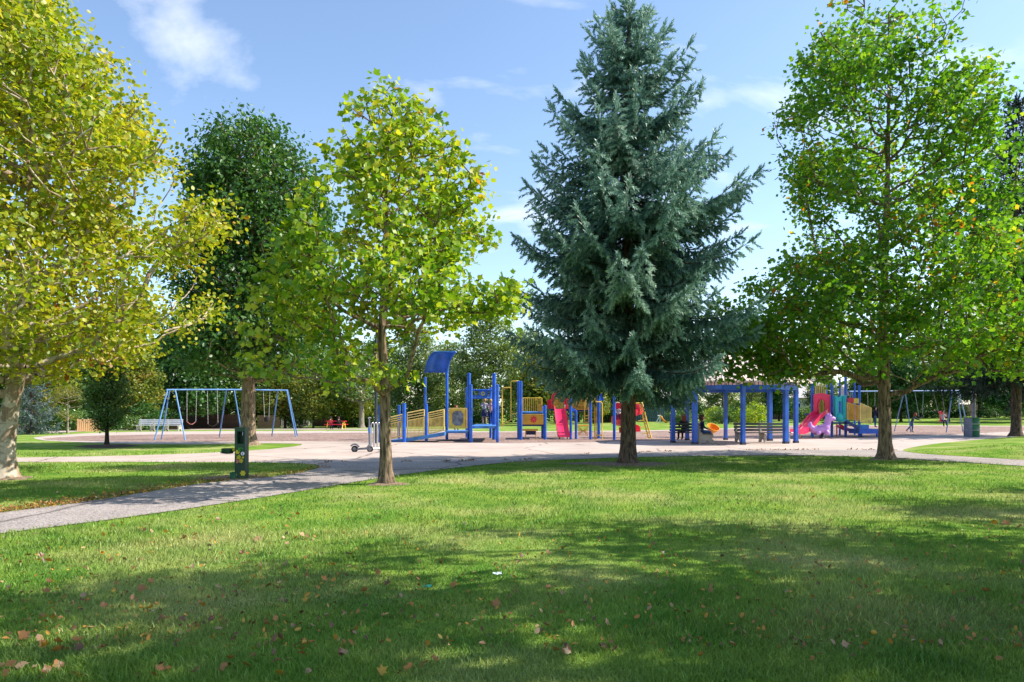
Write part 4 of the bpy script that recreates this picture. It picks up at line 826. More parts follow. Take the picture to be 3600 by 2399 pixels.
# ---- benches
def bench(name, label, c, rz, Lb, nleg, slat, mat_leg='concrete_grey', group=None):
    """local: x along the bench, sitter faces -Y"""
    S = thing(name, label, 'bench', tuple(c), rz, group); WL[S] = Vector((0, 0, 0))
    for i in range(nleg):
        x = -Lb/2+.12+(Lb-.24)*i/max(nleg-1, 1)
        pr = [(x, -.36, .0), (x, -.30, .0), (x, -.22, .12), (x, -.05, .20), (x, .12, .12), (x, .20, 0), (x, .34, 0), (x, .30, .25), (x, .36, .95), (x, .28, .98), (x, .17, .50), (x, -.32, .46), (x, -.36, .42), (x, -.28, .25)]
        MB().prism([(p[0]-.05, p[1], p[2]) for p in pr], (.10, 0, 0)).build('leg', mat_leg, S, False, .01)
    for j in range(3): MB().box((0, -.25+.16*j, .475), (Lb, .13, .045)).build('seat_slat', slat, S, False, .008)
    for j in range(3): MB().box((0, .215+.03*j, .60+.145*j), (Lb, .04, .11), 0, R(-11)).build('back_slat', slat, S, False, .008)
    return S
bench('bench', 'dark slatted bench with concrete legs beside the row of pavilion posts', ground(2680, 1556), R(4), 2.65, 3, 'dark_slat')
bench('bench', 'concrete ended bench in the pavilion seen end on, facing the open plaza', ground(2472, 1560), R(82), 1.9, 2, 'dark_slat')
bench('bench', 'concrete ended bench in the pavilion with its back to the path', ground(2408, 1556), R(172), 1.5, 2, 'dark_slat')
g = GT(560, 1517); bench('bench', 'long pale slatted bench behind the swing set', (g[0], g[1], float(zt(*g))), 0, 3.5, 4, 'white_slat')
# ---- fountain
g = ground(850, 1686); S = thing('drinking_fountain', 'dark green painted drinking fountain with yellow flowers', 'drinking fountain', tuple(g)); k = g.y/FP
W = 36*k; H = 180*k; m = MB(); D = .22
for (dx, dz, w_, h_, d_, dy) in ((0, H*.34, W, H*.68, D, 0), (-W*.38, H*.835, W*.24, H*.31, D, 0), (W*.46, H*.835, W*.08, H*.31, D, 0), (0, H*.965, W, H*.07, D, 0), (.04*W, H*.80, W*.76, H*.26, .05, .08)): pass
m.box((g.x, g.y, g.z+H*.35-.03), (W, D, H*.70+.06)); m.box((g.x-W*.38, g.y, g.z+H*.82), (W*.24, D, H*.24)); m.box((g.x+W*.46, g.y, g.z+H*.82), (W*.08, D, H*.24)); m.box((g.x, g.y, g.z+H*.97), (W, D, H*.06))
m.build('cabinet', 'dark_green_paint', S); MB().box((g.x+.04*W, g.y+.07, g.z+H*.82), (W*.76, .06, H*.24)).build('niche_back', 'dark_green_paint', S)
MB().tube([(g.x+.03, g.y-.02, g.z+H*.93), (g.x+.03, g.y-.03, g.z+H*.86)], .012).build('bottle_spout', 'steel', S); MB().box((g.x, g.y, g.z+H+.008), (W+.02, D+.02, .016)).build('top_cap', 'dark_green_paint', S)
arm = MB().tube([(g.x-W*.5, g.y, g.z+.645*H*.9), (g.x-W*.5-.12, g.y, g.z+.645*H*.9)], .045, 10).build('arm', 'flower_yellow', S, True)
MB().lathe((g.x-W*.5-.20, g.y, g.z+.50*H), [(.05, 0), (.11, .01), (.13, .04), (.13, .12), (.115, .12), (.09, .07), (.02, .065)], 16).build('basin', 'dark_green_paint', S, True)
MB().lathe((g.x-W*.5-.32, g.y, g.z+.535*H), [(.03, 0), (.03, .03)], 10, (-1, 0, 0)).build('push_button', 'steel', S)
MB().lathe((g.x-W*.62, g.y-.04, g.z-.02), [(.10, 0), (.10, .13), (.11, .18), (.09, .18), (.06, .12), (.01, .12)], 14).build('pet_bowl', 'green_paint', S, True)
fy = g.y-D/2-.004
def spot(x, z, r, mat, nm='painted_flower', n=6, amp=.18): 
    pts = [(g.x+x*W+r*(1+amp*math.cos(n*a))*math.cos(a), fy, g.z+z*H+r*(1+amp*math.cos(n*a))*math.sin(a)) for a in [i*2*math.pi/36 for i in range(36)]]; return MB().prism(pts, (0, -.003, 0)).build(nm, mat, S)
spot(-.22, .54, .045, 'flower_yellow'); spot(-.10, .44, .05, 'flower_yellow', n=5); spot(.12, .37, .045, 'flower_yellow', n=5); spot(.32, .435, .024, 'flower_yellow'); spot(.30, .13, .055, 'flower_yellow'); spot(-.42, .10, .03, 'flower_yellow')
spot(-.20, .36, .035, 'pink_paint', 'painted_petal', 3, .35); spot(0, .585, .04, 'leaf_green_paint', 'painted_leaf', 3, .3); spot(.18, .60, .03, 'leaf_green_paint', 'painted_leaf', 3, .3); spot(-.3, .47, .02, 'leaf_green_paint', 'painted_leaf', 2, .3)
c = (g.x+.29*W, fy-.004, g.z+.51*H); sg = MB().lathe(c, [(.040, 0), (.040, .004)], 20, (0, -1, 0)).build('round_sticker', 'white_paint', S)
MB().lathe((c[0], c[1]-.005, c[2]+.016), [(.009, 0), (.009, .003)], 10, (0, -1, 0)).build('sticker_mark', 'sign_blue', sg); MB().box((c[0], c[1]-.006, c[2]-.010), (.018, .003, .032)).build('sticker_mark', 'sign_blue', sg)
MB().lathe((g.x+.05, g.y, g.z-.03), [(.36, 0), (.36, .045), (.34, .05)], 20).build('base_pad', 'concrete_grey', S)
# bare soil round it
def patch(name, c, rx, ry, mat, label, seed, lift=.016, rz=0, hh=.03):
    q = random.Random(seed); n = 28; m = MB(); c = Vector(c); z0 = float(zt(c.x, c.y)); vs = [Vector((c.x, c.y, z0+lift+hh))]
    for ring_, f in ((1, .55), (2, 1.)):
        for i in range(n):
            a = 2*math.pi*i/n; rr = f*(1+.18*math.sin(3*a+seed)+.10*q.uniform(-1, 1)); x, y = rx*rr*math.cos(a), ry*rr*math.sin(a)
            vs.append(Vector((c.x+x*math.cos(rz)-y*math.sin(rz), c.y+x*math.sin(rz)+y*math.cos(rz), z0+(lift+hh*.7 if ring_ == 1 else .002))))
    fs = [(0, 1+i, 1+(i+1) % n) for i in range(n)]+[(1+i, 1+n+i, 1+n+(i+1) % n, 1+(i+1) % n) for i in range(n)]
    return tag(m.add(vs, fs).build(name, mat, None, True), label, 'soil', kind='structure')
M('bare_soil', (.25, .17, .12), .95, var=.25, scale=8, bump=.6)
patch('bare_soil', GF(540, 1098)+(0,), .75, .55, 'bare_soil', 'bare trodden soil beside the drinking fountain', 3, lift=.03, hh=.012)
patch('mulch_ring', GF(246, 1027)+(0,), 1.25, 1.0, 'mulch_dark', 'dark mulch ring under the columnar tree', 5, hh=.09)
patch('bare_soil', (Bm[0], Bm[1], 0), .42, .34, 'bare_soil', 'thin bare soil round the young tulip trunk', 8, lift=.03, hh=.01)
patch('bare_soil', (Br[0], Br[1], 0), .62, .45, 'bare_soil', 'thin bare soil round the tall tulip trunk', 9, lift=.03, hh=.01)
patch('bare_soil', (Bs[0], Bs[1], 0), .60, .45, 'bare_soil', 'thin bare soil round the sycamore trunk', 10, lift=.03, hh=.01)
patch('needle_litter', (Bsp[0]-.1, Bsp[1]-.1, 0), 1.6, .8, 'bare_soil', 'bare needle strewn soil round the spruce trunk', 6, lift=.03, hh=.015)
# ---- bicycle rack and scooter
g = ground(1320, 1582); S = thing('bike_rack', 'steel tube bicycle rack of upright hoops beside the young tulip tree', 'bike rack', tuple(g)); k = g.y/FP; pts = []
for i in range(6):
    x = 1306+i*7.2; top_ = (1.02 if i % 2 else 1.02); 
    a = [(x, .06), (x, top_-.04), (x+1.8, top_), (x+5.4, top_), (x+7.2, top_-.04), (x+7.2, .06)]
m = MB()
for i in range(5):
    x = (1305-1320)*k+i*.105; y = .10*i; o = g+Vector((x, y, 0)); MB().tube([o+Vector((0, 0, -.05)), o+Vector((0, 0, .98)), o+Vector((.012, .01, 1.03)), o+Vector((.045, .04, 1.06)), o+Vector((.08, .07, 1.03)), o+Vector((.09, .08, .98)), o+Vector((.09, .08, -.05))], .024, 8).build('hoop', 'steel', S, True)
MB().tube([g+Vector((-.16, .0, .05)), g+Vector((.40, .5, .05))], .025, 8).build('base_bar', 'steel', S, True)
g = ground(1270, 1590); S = thing('kick_scooter', 'grey kick scooter with thick deck parked against the bicycle rack', 'scooter', tuple(g)); k = g.y/FP; q2 = lambda x, y, dy=0: g+Vector(((x-1270)*k, dy, (1590-y)*k))
def wheel(c, r, nm='wheel'):
    wv_ = MB().lathe(c+Vector((0, -.03, 0)), [(r*.72, -.004), (r*.98, .004), (r, .03), (r*.98, .056), (r*.72, .064)], 20, (0, 1, 0)).build(nm, 'black_rubber', S, True); MB().lathe(c+Vector((0, -.04, 0)), [(r*.5, 0), (r*.62, .012), (r*.62, .07), (r*.5, .08)], 14, (0, 1, 0)).build('rim', 'grey_plastic', wv_)
wheel(q2(1247, 1579), .125); wheel(q2(1300, 1580, .05), .115)
MB().prism([q2(1254, 1583, -.09), q2(1258, 1576, -.09), q2(1290, 1573, -.09), q2(1297, 1562, -.09), q2(1300, 1566, -.09), q2(1293, 1580, -.09)], (0, .18, 0)).build('deck', 'grey_plastic', S, False, .01)
pts = [q2(1247, 1578)+Vector((.17*math.cos(a), 0, .17*math.sin(a))) for a in [R(20+i*18) for i in range(8)]]
MB().sweep([(p, Vector((0, 1, 0)), (p-q2(1247, 1578)).normalized()) for p in pts], [(-.07, -.03), (.07, -.03), (.07, .02), (-.07, .02)]).build('fender', 'grey_plastic', S)
st = MB().tube([q2(1299, 1574, .05), q2(1297.5, 1520, .05), q2(1297, 1473, .05)], [.04, .035, .03], 10).build('stem', 'lamp_grey', S, True); MB().tube([q2(1297.6, 1523, .05), q2(1297.2, 1503, .05)], .046, 10).build('stem_sleeve', 'sign_blue', st, True)
MB().tube([q2(1297, 1471, -.22), q2(1300, 1469, 0), q2(1301, 1469, .1), q2(1298, 1471, .34)], .018, 8).build('handlebar', 'steel', S, True)
for dy, x in ((-.27, 1296.5), (.38, 1298)): MB().tube([q2(x, 1471, dy), q2(x, 1471, dy+(.11 if dy < 0 else -.11))], .024, 8).build('grip', 'black_rubber', S, True)
# basket of black cable/bag on the rack
# ---- trash barrel, lamp posts
def barrel(label, x, yb, wpx, hpx, mat='green_paint', detail=True):
    g = ground(x, yb); k = g.y/FP; r = wpx*k/2; h = hpx*k; S = thing('trash_barrel', label, 'trash can', tuple(g))
    pr = [(r*.97, -.02), (r, .03)]
    for f in (.34, .67): pr += [(r, h*f-.03), (r*1.035, h*f), (r, h*f+.03)]
    pr += [(r, h-.03), (r*1.04, h-.015), (r*1.04, h), (r*.95, h), (r*.93, h*.4), (.02, h*.4)]
    MB().lathe(g, pr, 24).build('drum', mat, S, True)
    if detail:
        n = 10; vs = []
        for i in range(n): a = R(178+i*7); vs += [g+Vector((r*1.045*math.cos(a), r*1.045*math.sin(a), h*.02)), g+Vector((r*1.045*math.cos(a), r*1.045*math.sin(a), h*.98))]
        MB().add(vs, [(2*i, 2*i+2, 2*i+3, 2*i+1) for i in range(n-1)]).build('grey_side', 'lamp_grey', S, True)  # curved grey sheet laid over one side of the drum
        for f in (.36, .68): MB().lathe(g+Vector((0, 0, h*f-.012)), [(r*1.05, 0), (r*1.05, .024)], 24).build('pale_band', 'pale_fence', S)
barrel('large green trash barrel with grey side at the mulch edge beside a lamp post', 3416, 1537, 48, 68)
barrel('small far green trash can on the lawn beyond the swings', 3446, 1467, 19, 19, detail=False)
def lamp(label, x, yb, wpx, H, mat):
    g = ground(x, yb); r = wpx/FP*g.y/2; S = thing('lamp_post', label, 'lamp post', tuple(g))
    MB().lathe(g+Vector((0, 0, -.1)), [(r*1.15, 0), (r*1.1, .6), (r, 1.2), (r*.7, H)], 12).build('pole', mat, S, True); MB().tube([g+Vector((0, 0, H-.15)), g+Vector((.1, -.3, H)), g+Vector((.12, -.8, H+.05))], .05, 8).build('arm', mat, S, True)
    MB().box(g+Vector((.12, -1.05, H+.04)), (.26, .55, .12)).build('lamp_head', mat, S, False, .03)
lamp('dark steel lamp post between the bicycle rack and the ramp', 1322, 1560, 10.5, 5.2, 'dark_steel'); lamp('grey steel lamp post standing behind the large trash barrel', 3423, 1529, 12, 6.5, 'lamp_grey')
# ---------------------------------------------------------------- background: conifers, trees, shrubs, fences, houses
DS = make_spruce('dark_spruce', 'large dark spruce behind the tall tulip tree, rising beyond the grassy mound', ((2335-1176.5)/1600*42, 42), 20.5,
 [(1.5,3.4),(3.2,4.7),(7,4.6),(11,3.9),(15,2.4),(18,1.2),(20,.4),(20.5,.1)], 81, 8, 'needle_dark', .28, 4.0, step=.26, fat=2.4, nn=10)
WTR = {}
prot = lambda nm, leaf, bark, seed, prof, tr, natt=170, per=34, size=.42, sig=.50, gap=.1, tb=0.: make_tree(nm[0], nm[1], (0, 0), tr, prof, natt, per, size, sig, leaf, bark, seed, CLUMP, CLUMP_F, gap=gap, gs=.6, power=.4, seg=.6, group=nm[2], tb=tb)
TR = [(0,0,0,.24),(0,0,2.2,.19),(0,0,6,.12),(.1,0,12,.03)]
PA = prot(('background_tree', 'mid green rounded tree in the belt beyond the lawn', 'mid green trees beyond the lawn'), 'leaf_mid', 'bark_dark', 101, [(14.5,.3,.3),(13.4,2.0,1.8),(11,3.4,3.2),(8,4.0,4.1),(5,3.9,3.8),(3,3.0,3.2),(2.2,1.6,1.8)], TR, natt=220, per=46)
PD = prot(('background_tree', 'dark green tree in the shaded belt beyond the lawn', 'dark green trees beyond the lawn'), 'leaf_dark', 'bark_dark', 102, [(13.5,.3,.3),(12,1.9,1.7),(9,3.2,3.4),(6,4.1,3.8),(3.5,3.6,3.7),(2,2.0,1.8)], TR, natt=220, per=46)
PB = prot(('willow_tree', 'pale green airy tree with fine leaves beyond the play towers', 'pale green trees beyond the play towers'), 'leaf_pale', 'bark_dark', 103, [(15.5,.3,.3),(14,1.7,1.9),(11.5,3.3,3.1),(8,4.1,4.2),(5,4.1,4.1),(3,3.3,3.4),(1.6,2.0,2.0)], TR, natt=260, per=52, size=.34)
PC = prot(('autumn_tree', 'tree turning yellow and rust among the green ones beyond the lawn', 'turning trees beyond the lawn'), 'leaf_autumn', 'bark_dark', 104, [(10,.3,.3),(8.8,1.7,1.9),(6.5,2.8,2.6),(4,3.1,3.2),(2.4,2.3,2.5),(1.6,1.2,1.1)], [(0,0,0,.16),(0,0,2,.13),(0,0,5,.08),(0,0,9,.02)], natt=160, per=40, size=.36)
SG = prot(('shrub', 'rounded green shrub at the edge of the gardens', 'green shrubs along the garden edge'), 'leaf_mid', 'bark_dark', 105, [(2.3,.3,.3),(1.8,1.1,1.0),(1.1,1.5,1.6),(.4,1.4,1.3),(.1,1.0,1.0)], [(0,0,0,.05),(0,0,.8,.04),(0,0,1.6,.02)], natt=70, per=34, size=.17, sig=.24)
SD = prot(('shrub', 'dark green shrub in the shade at the edge of the gardens', 'dark shrubs along the garden edge'), 'leaf_dark', 'bark_dark', 106, [(2.6,.3,.3),(2.0,1.2,1.0),(1.1,1.6,1.6),(.4,1.5,1.5),(.1,1.1,1.0)], [(0,0,0,.05),(0,0,.8,.04),(0,0,1.6,.02)], natt=70, per=34, size=.18, sig=.25)
SY = prot(('shrub', 'bright yellow green shrub at the edge of the gardens', 'yellow green shrubs along the garden edge'), 'leaf_tulip_mid', 'bark_dark', 107, [(2.3,.3,.3),(1.7,1.0,1.1),(1.0,1.3,1.2),(.3,1.2,1.1),(.1,.8,.8)], [(0,0,0,.05),(0,0,.8,.04),(0,0,1.6,.02)], natt=60, per=30, size=.16, sig=.22)
SO = prot(('shrub', 'low orange brown shrub beside the pale trunk', 'orange shrubs at the left'), 'leaf_orange', 'bark_dark', 108, [(1.4,.2,.2),(1.0,.7,.7),(.5,.9,.9),(.1,.7,.7)], [(0,0,0,.04),(0,0,.5,.03),(0,0,.9,.02)], natt=50, per=26, size=.13, sig=.18)
for o in (PA, PD, PB, PC): o['category'] = 'tree'
for o in (SG, SD, SY, SO): o['category'] = 'shrub'
used = set(); LBL = {}
LAND = [(-200, 'beyond the sycamore trunk'), (90, 'behind the small yellowish tree'), (200, 'behind the columnar tree'), (290, 'behind the pale bench'), (390, 'behind the belt swings'), (560, 'behind the pear trunk'), (640, 'behind the cedar fence'), (740, 'behind the picnic table'), (850, 'beyond the bicycle rack'), (930, 'beyond the ramp'), (1050, 'beyond the yellow bubble panel'), (1150, 'beyond the tower platform'), (1235, 'beyond the flower panel'), (1320, 'beyond the straight red slide'), (1440, 'beyond the arched ladder'), (1540, 'beyond the seated woman'), (1640, 'beyond the slatted pavilion bench'), (1770, 'beyond the pavilion end posts'), (1860, 'beyond the hooded red slide'), (1960, 'beyond the mustard stairs'), (2040, 'beyond the standing child'), (2130, 'beyond the child on the red swing'), (2220, 'beyond the large trash barrel'), (2320, 'beyond the grassy mound')]
def landmark(x): return [t for a_, t in LAND if x >= a_][-1]
rr_ = random.Random(7)
def put(T, x, ytop, Y, h0, w=1., kind='tree'):
    """x, ytop in displayed pixels: centre and top of the crown at distance Y"""
    X = (x-1176.5)/1600*Y; g = float(zt(X, Y)); H = EYE+(946-ytop)/1600*Y-g; s = H/h0
    if T in used: c = copy_tree(T)
    else: c = T; used.add(T)
    lb = kind+' '+landmark(x); k = LBL.get(lb, 0); LBL[lb] = k+1
    c['label'] = lb if k == 0 else kind+', '+('the farther one' if k == 1 else 'the third one')+' '+landmark(x)
    c.location = (X, Y, g-.02); c.rotation_euler = (0, 0, rr_.uniform(0, 6.28)); c.scale = (s*w, s*w, s); return c
for x, yt, Y in ((-95, 690, 84), (60, 715, 92), (150, 700, 80), (330, 690, 95), (520, 735, 88), (690, 750, 92), (1330, 800, 96), (1480, 840, 98), (1890, 850, 88), (2010, 800, 84), (2110, 775, 96), (2250, 770, 90), (2400, 740, 80), (870, 770, 100), (2180, 800, 75)): put(PA, x, yt, Y, 14.7, rr_.uniform(.9, 1.2), 'mid green rounded tree')
for x, yt, Y in ((-20, 700, 74), (235, 720, 100), (430, 700, 82), (600, 770, 100), (770, 775, 86), (1400, 850, 90), (1790, 850, 84), (2070, 790, 76), (2330, 760, 72), (1990, 840, 100), (1580, 860, 100)): put(PD, x, yt, Y, 13.7, rr_.uniform(.9, 1.2), 'dark green tree')
for x, yt, Y in ((960, 735, 88), (1128, 690, 84), (1215, 745, 92), (1040, 775, 98), (1660, 840, 92), (1730, 860, 96)): put(PB, x, yt, Y, 15.7, rr_.uniform(.95, 1.2), 'pale green airy tree')
for x, yt, Y in ((100, 800, 70), (655, 830, 76), (720, 850, 74), (810, 840, 80), (1250, 800, 80), (1365, 885, 84), (300, 790, 72)): put(PC, x, yt, Y, 10.2, rr_.uniform(.95, 1.3), 'yellow and rust tinged tree')
for x, yt, Y in ((22, 930, 58), (180, 935, 62), (300, 950, 66), (880, 945, 80), (1000, 935, 84), (1660, 930, 76), (1850, 930, 78), (1560, 935, 84), (2200, 930, 88), (950, 925, 90), (1900, 925, 92), (130, 925, 60), (680, 940, 78)): put(SG, x, yt, Y, 2.35, rr_.uniform(1, 1.5), 'rounded green shrub')
for x, yt, Y in ((60, 935, 60), (240, 930, 64), (330, 925, 70), (820, 940, 82), (1090, 945, 84), (1700, 925, 82), (2110, 925, 88), (2170, 925, 88), (2270, 925, 86), (2330, 925, 84), (1970, 930, 86), (2060, 928, 88), (900, 950, 74), (1290, 945, 88), (1400, 940, 92)): put(SD, x, yt, Y, 2.65, rr_.uniform(1, 1.6), 'dark green shrub')
for x, yt, Y in ((1735, 925, 74), (1710, 935, 76), (1640, 935, 80), (840, 905, 84)): put(SY, x, yt, Y, 2.35, 1.1, 'bright yellow green shrub')
for x, yt, Y in ((40, 975, 52), (62, 980, 53)): put(SO, x, yt, Y, 1.45, 1.1, 'low orange brown shrub')
for i, x in enumerate(range(-120, 2480, 72)): put(SD if i % 3 else SG, x, 900+(i*37 % 19), 103+(i*53 % 7), 2.65, 1.0+.05*(i % 4), 'tall hedge shrub at the back')
PC2 = make_tree('young_tree', 'slender pale trunked young tree between the pavilion posts', GT(2640, 1481), [(0,0,0,.17),(0,0,2.5,.14),(0,0,5,.08),(0,0,8,.03)], [(8.5,.3,.3),(7,1.7,1.7),(5,2.2,2.2),(3.6,1.6,1.6),(2.9,.8,.8)], 110, 30, .24, .35, 'leaf_pale', 'bark_pale', 121, CLUMP, CLUMP_F, gap=.2, seg=.5)
PC3 = make_tree('park_tree', 'tree with a thick grey trunk standing on the lawn left of the ramp', GT(1271, 1505), [(0,0,0,.30),(0,0,2.5,.24),(0,0,5,.14),(0,0,8,.04)], [(9.5,.3,.3),(8,2.5,2.5),(6,3.5,3.5),(4.2,3.3,3.3),(2.9,1.8,1.8)], 160, 34, .24, .4, 'leaf_mid', 'bark_pale', 122, CLUMP, CLUMP_F, gap=.2, seg=.5)
make_tree('park_tree', 'broad tree with pale trunk on the lawn right of the far trash can', GT(3492, 1464), [(0,0,0,.42),(0,0,3,.34),(0,0,6,.2),(0,0,10,.05)], [(13,.3,.3),(11,2.7,2.7),(8,4.2,4.2),(5,3.8,3.8),(3.6,2.2,2.2)], 180, 36, .28, .45, 'leaf_dark', 'bark_pale', 123, CLUMP, CLUMP_F, gap=.1, seg=.5)
BC = make_spruce('garden_conifer', 'grey blue young conifer behind the low orange shrubs', GT(110, 1528), 5.2, [(.3,1.6),(1.2,1.7),(3,1.0),(4.6,.4),(5.2,.1)], 131, 7, 'needle_grey', .1, .35, step=.26, fat=2.2, nn=8)
# off-frame trees on the right whose shade falls over the foreground lawn
SH = make_tree('shade_tree', 'tall leafy tree standing right of the view that shades the lawn', (10.6, 6.6), [(0,0,0,.26),(0,0,3,.22),(0,0,7,.13),(0,0,12,.03)], [(13.2,.5,.5),(11.6,2.4,2.2),(9.5,3.6,3.4),(7.4,3.7,3.6),(6,2.6,2.9),(5.0,1.2,1.3)], 230, 26, .22, .28, 'leaf_mid', 'bark_tulip', 141, OVAL, OVAL_F, gap=1.6, gs=.75, seg=.5, group='trees right of the view')
for x, y, s, rz in ((16.2, 6.4, 1, 2.4), (7.6, 4.6, .9, 4.2), (21.5, 7.6, 1.05, 1.2), (19.0, 11.6, .9, 5.2)): place(SH, x, y, rz, s)
# fences
def fence(label, x0, y0, x1, y1, hm, mat, wid=.13, gapw=.02, rails=True):
    a = GT(x0, y0); b = GT(x1, y1); a = Vector((*a, float(zt(*a)))); b = Vector((*b, float(zt(*b)))); Lf = (b-a).length; n = min(300, max(2, int(Lf/(wid+gapw))))
    S = thing('fence', label, 'fence', tuple(a)); rz = math.atan2(b.y-a.y, b.x-a.x)
    me = MB().box((0, 0, hm/2), (wid, .025, hm), rz).mesh('picket'); me.materials.append(MAT[mat]); q = random.Random(int(x0))
    for i in range(n):
        o = bpy.data.objects.new('picket', me); COL.objects.link(o); o.parent = S; o.location = (b-a)*((i+.5)/n)+Vector((0, 0, q.uniform(-.03, .03)-.02)); o.rotation_euler = (0, q.uniform(-.01, .01), 0)
    for f in (.22, .8):
        MB().tube([a+Vector((0, .04, hm*f)), b+Vector((0, .04, hm*f))], .04, 4).build('rail', mat, S)
fence('dark red brown board fence behind the left swings', 640, 1508, 842, 1508, 1.75, 'red_fence'); fence('warm cedar board fence behind the right legs of the long swing set', 905, 1506, 986, 1505, 1.6, 'cedar_fence')
fence('pale grey picket fence right of the cedar fence', 988, 1504, 1085, 1502, 1.6, 'pale_fence', .12, .05); fence('cedar board fence beside the columnar tree', 270, 1518, 352, 1517, 1.0, 'cedar_fence'); fence('orange cedar fence behind the pale bench', 560, 1511, 640, 1509, 1.35, 'cedar_fence')
fence('slate blue board fence behind the arched ladder', 2240, 1484, 2420, 1482, 1.9, 'teal_fence', .2); fence('grey board fence beyond the spiral slide', 2050, 1486, 2190, 1485, 1.7, 'teal_fence', .2); fence('dark brown board fence behind the swinging children', 3060, 1470, 3240, 1467, 1.9, 'red_fence'); fence('weathered fence beyond the pavilion', 2560, 1478, 2900, 1474, 1.4, 'red_fence', .18)
fence('dark fence behind the ramp', 1100, 1500, 1330, 1499, 1.5, 'red_fence', .16); fence('dark fence between the shrubs beyond the right lawn', 3330, 1464, 3640, 1462, 1.8, 'red_fence', .18)
# houses
def house(label, x, yb, Yd, wd, hw, hr, dp, wall, roof, rz=0.):
    X = (x-CX)/FP*Yd; z0 = float(zt(X, Yd)); S = thing('house', label, 'house', (X, Yd, z0)); c = Vector((X, Yd, z0))
    MB().box(c+Vector((0, dp/2, hw/2-.1)), (wd, dp, hw+.2)).build('wall', wall, S)
    e = .45; A = [c+Vector((-wd/2-e, -e, hw-.05)), c+Vector((wd/2+e, -e, hw-.05)), c+Vector((wd/2+e, dp/2, hw+hr)), c+Vector((-wd/2-e, dp/2, hw+hr)), c+Vector((wd/2+e, dp+e, hw-.05)), c+Vector((-wd/2-e, dp+e, hw-.05))]
    rf = MB().add(A, [(0, 1, 2, 3), (3, 2, 4, 5), (0, 3, 5), (1, 4, 2), (0, 5, 4, 1)]).build('roof', roof, S); MB().box(c+Vector((wd*.25, dp/2+.5, hw+hr*.8)), (.7, .7, 1.6)).build('chimney', 'brick_wall', rf)
    for i in (-1, 1):
        wn = MB().box(c+Vector((i*wd*.25, -.02, hw*.55)), (1.2, .06, 1.2)).build('window', 'white_paint', S); MB().box(c+Vector((i*wd*.25, -.06, hw*.55)), (1.0, .04, 1.0)).build('pane', 'glass_dark', wn)
house('low house with a dark shingle roof behind the brown fence', 655, 0, 108, 7, 2.6, 2.0, 8, 'brick_wall', 'shingle_dark'); house('house with a pale roof behind the cedar fence', 1000, 0, 104, 5, 2.8, 2.2, 7, 'stucco', 'shingle_light')
house('bungalow with a white sunlit roof behind the slate fence', 2325, 0, 100, 5, 2.6, 2.2, 7, 'white_paint', 'shingle_light'); house('house with a pale grey roof beyond the pavilion', 2850, 0, 98, 8, 3.0, 2.8, 9, 'stucco', 'shingle_light'); house('long house with a pale grey roof behind the stairs and swings', 3120, 0, 100, 9, 2.8, 2.4, 9, 'brick_wall', 'shingle_light')
# garden climbing frame behind the slate fence line, picnic table
a = GT(2322, 1488); S = thing('garden_climber', 'small white and orange garden climbing frame by the slate fence', 'play equipment', (*a, float(zt(*a)))); k = a[1]/FP; q3 = lambda x, y, dy=0: Vector((a[0]+(x-2322)*k, a[1]+dy, float(zt(*a))+(1488-y)*k))
for p, q in (((2306, 1487), (2320, 1462)), ((2320, 1488), (2321, 1462)), ((2312, 1462), (2322, 1461))): MB().tube([q3(*p), q3(*q)], .06, 6).build('frame_bar', 'white_paint', S)
MB().tube([q3(2321, 1463), q3(2332, 1478), q3(2345, 1486)], .12, 6).build('slide', 'orange_plastic', S)
a = GT(1182, 1510); g = Vector((*a, float(zt(*a)))); S = thing('picnic_table', 'far picnic table with yellow legs and red benches on the lawn', 'picnic table', tuple(g))
MB().box(g+Vector((0, 0, .75)), (1.8, .75, .05)).build('table_top', 'red_plastic', S)
for y in (-.7, .7): MB().box(g+Vector((0, y, .45)), (1.8, .28, .05)).build('bench_seat', 'red_plastic', S)
for x in (-.7, .7):
    for s_ in (-1, 1): MB().tube([g+Vector((x, .2*s_, .74)), g+Vector((x, .75*s_, -.03))], .045, 6).build('leg', 'yellow_paint', S)
    MB().tube([g+Vector((x, -.72, .42)), g+Vector((x, .72, .42))], .03, 6).build('cross_bar', 'yellow_paint', S)
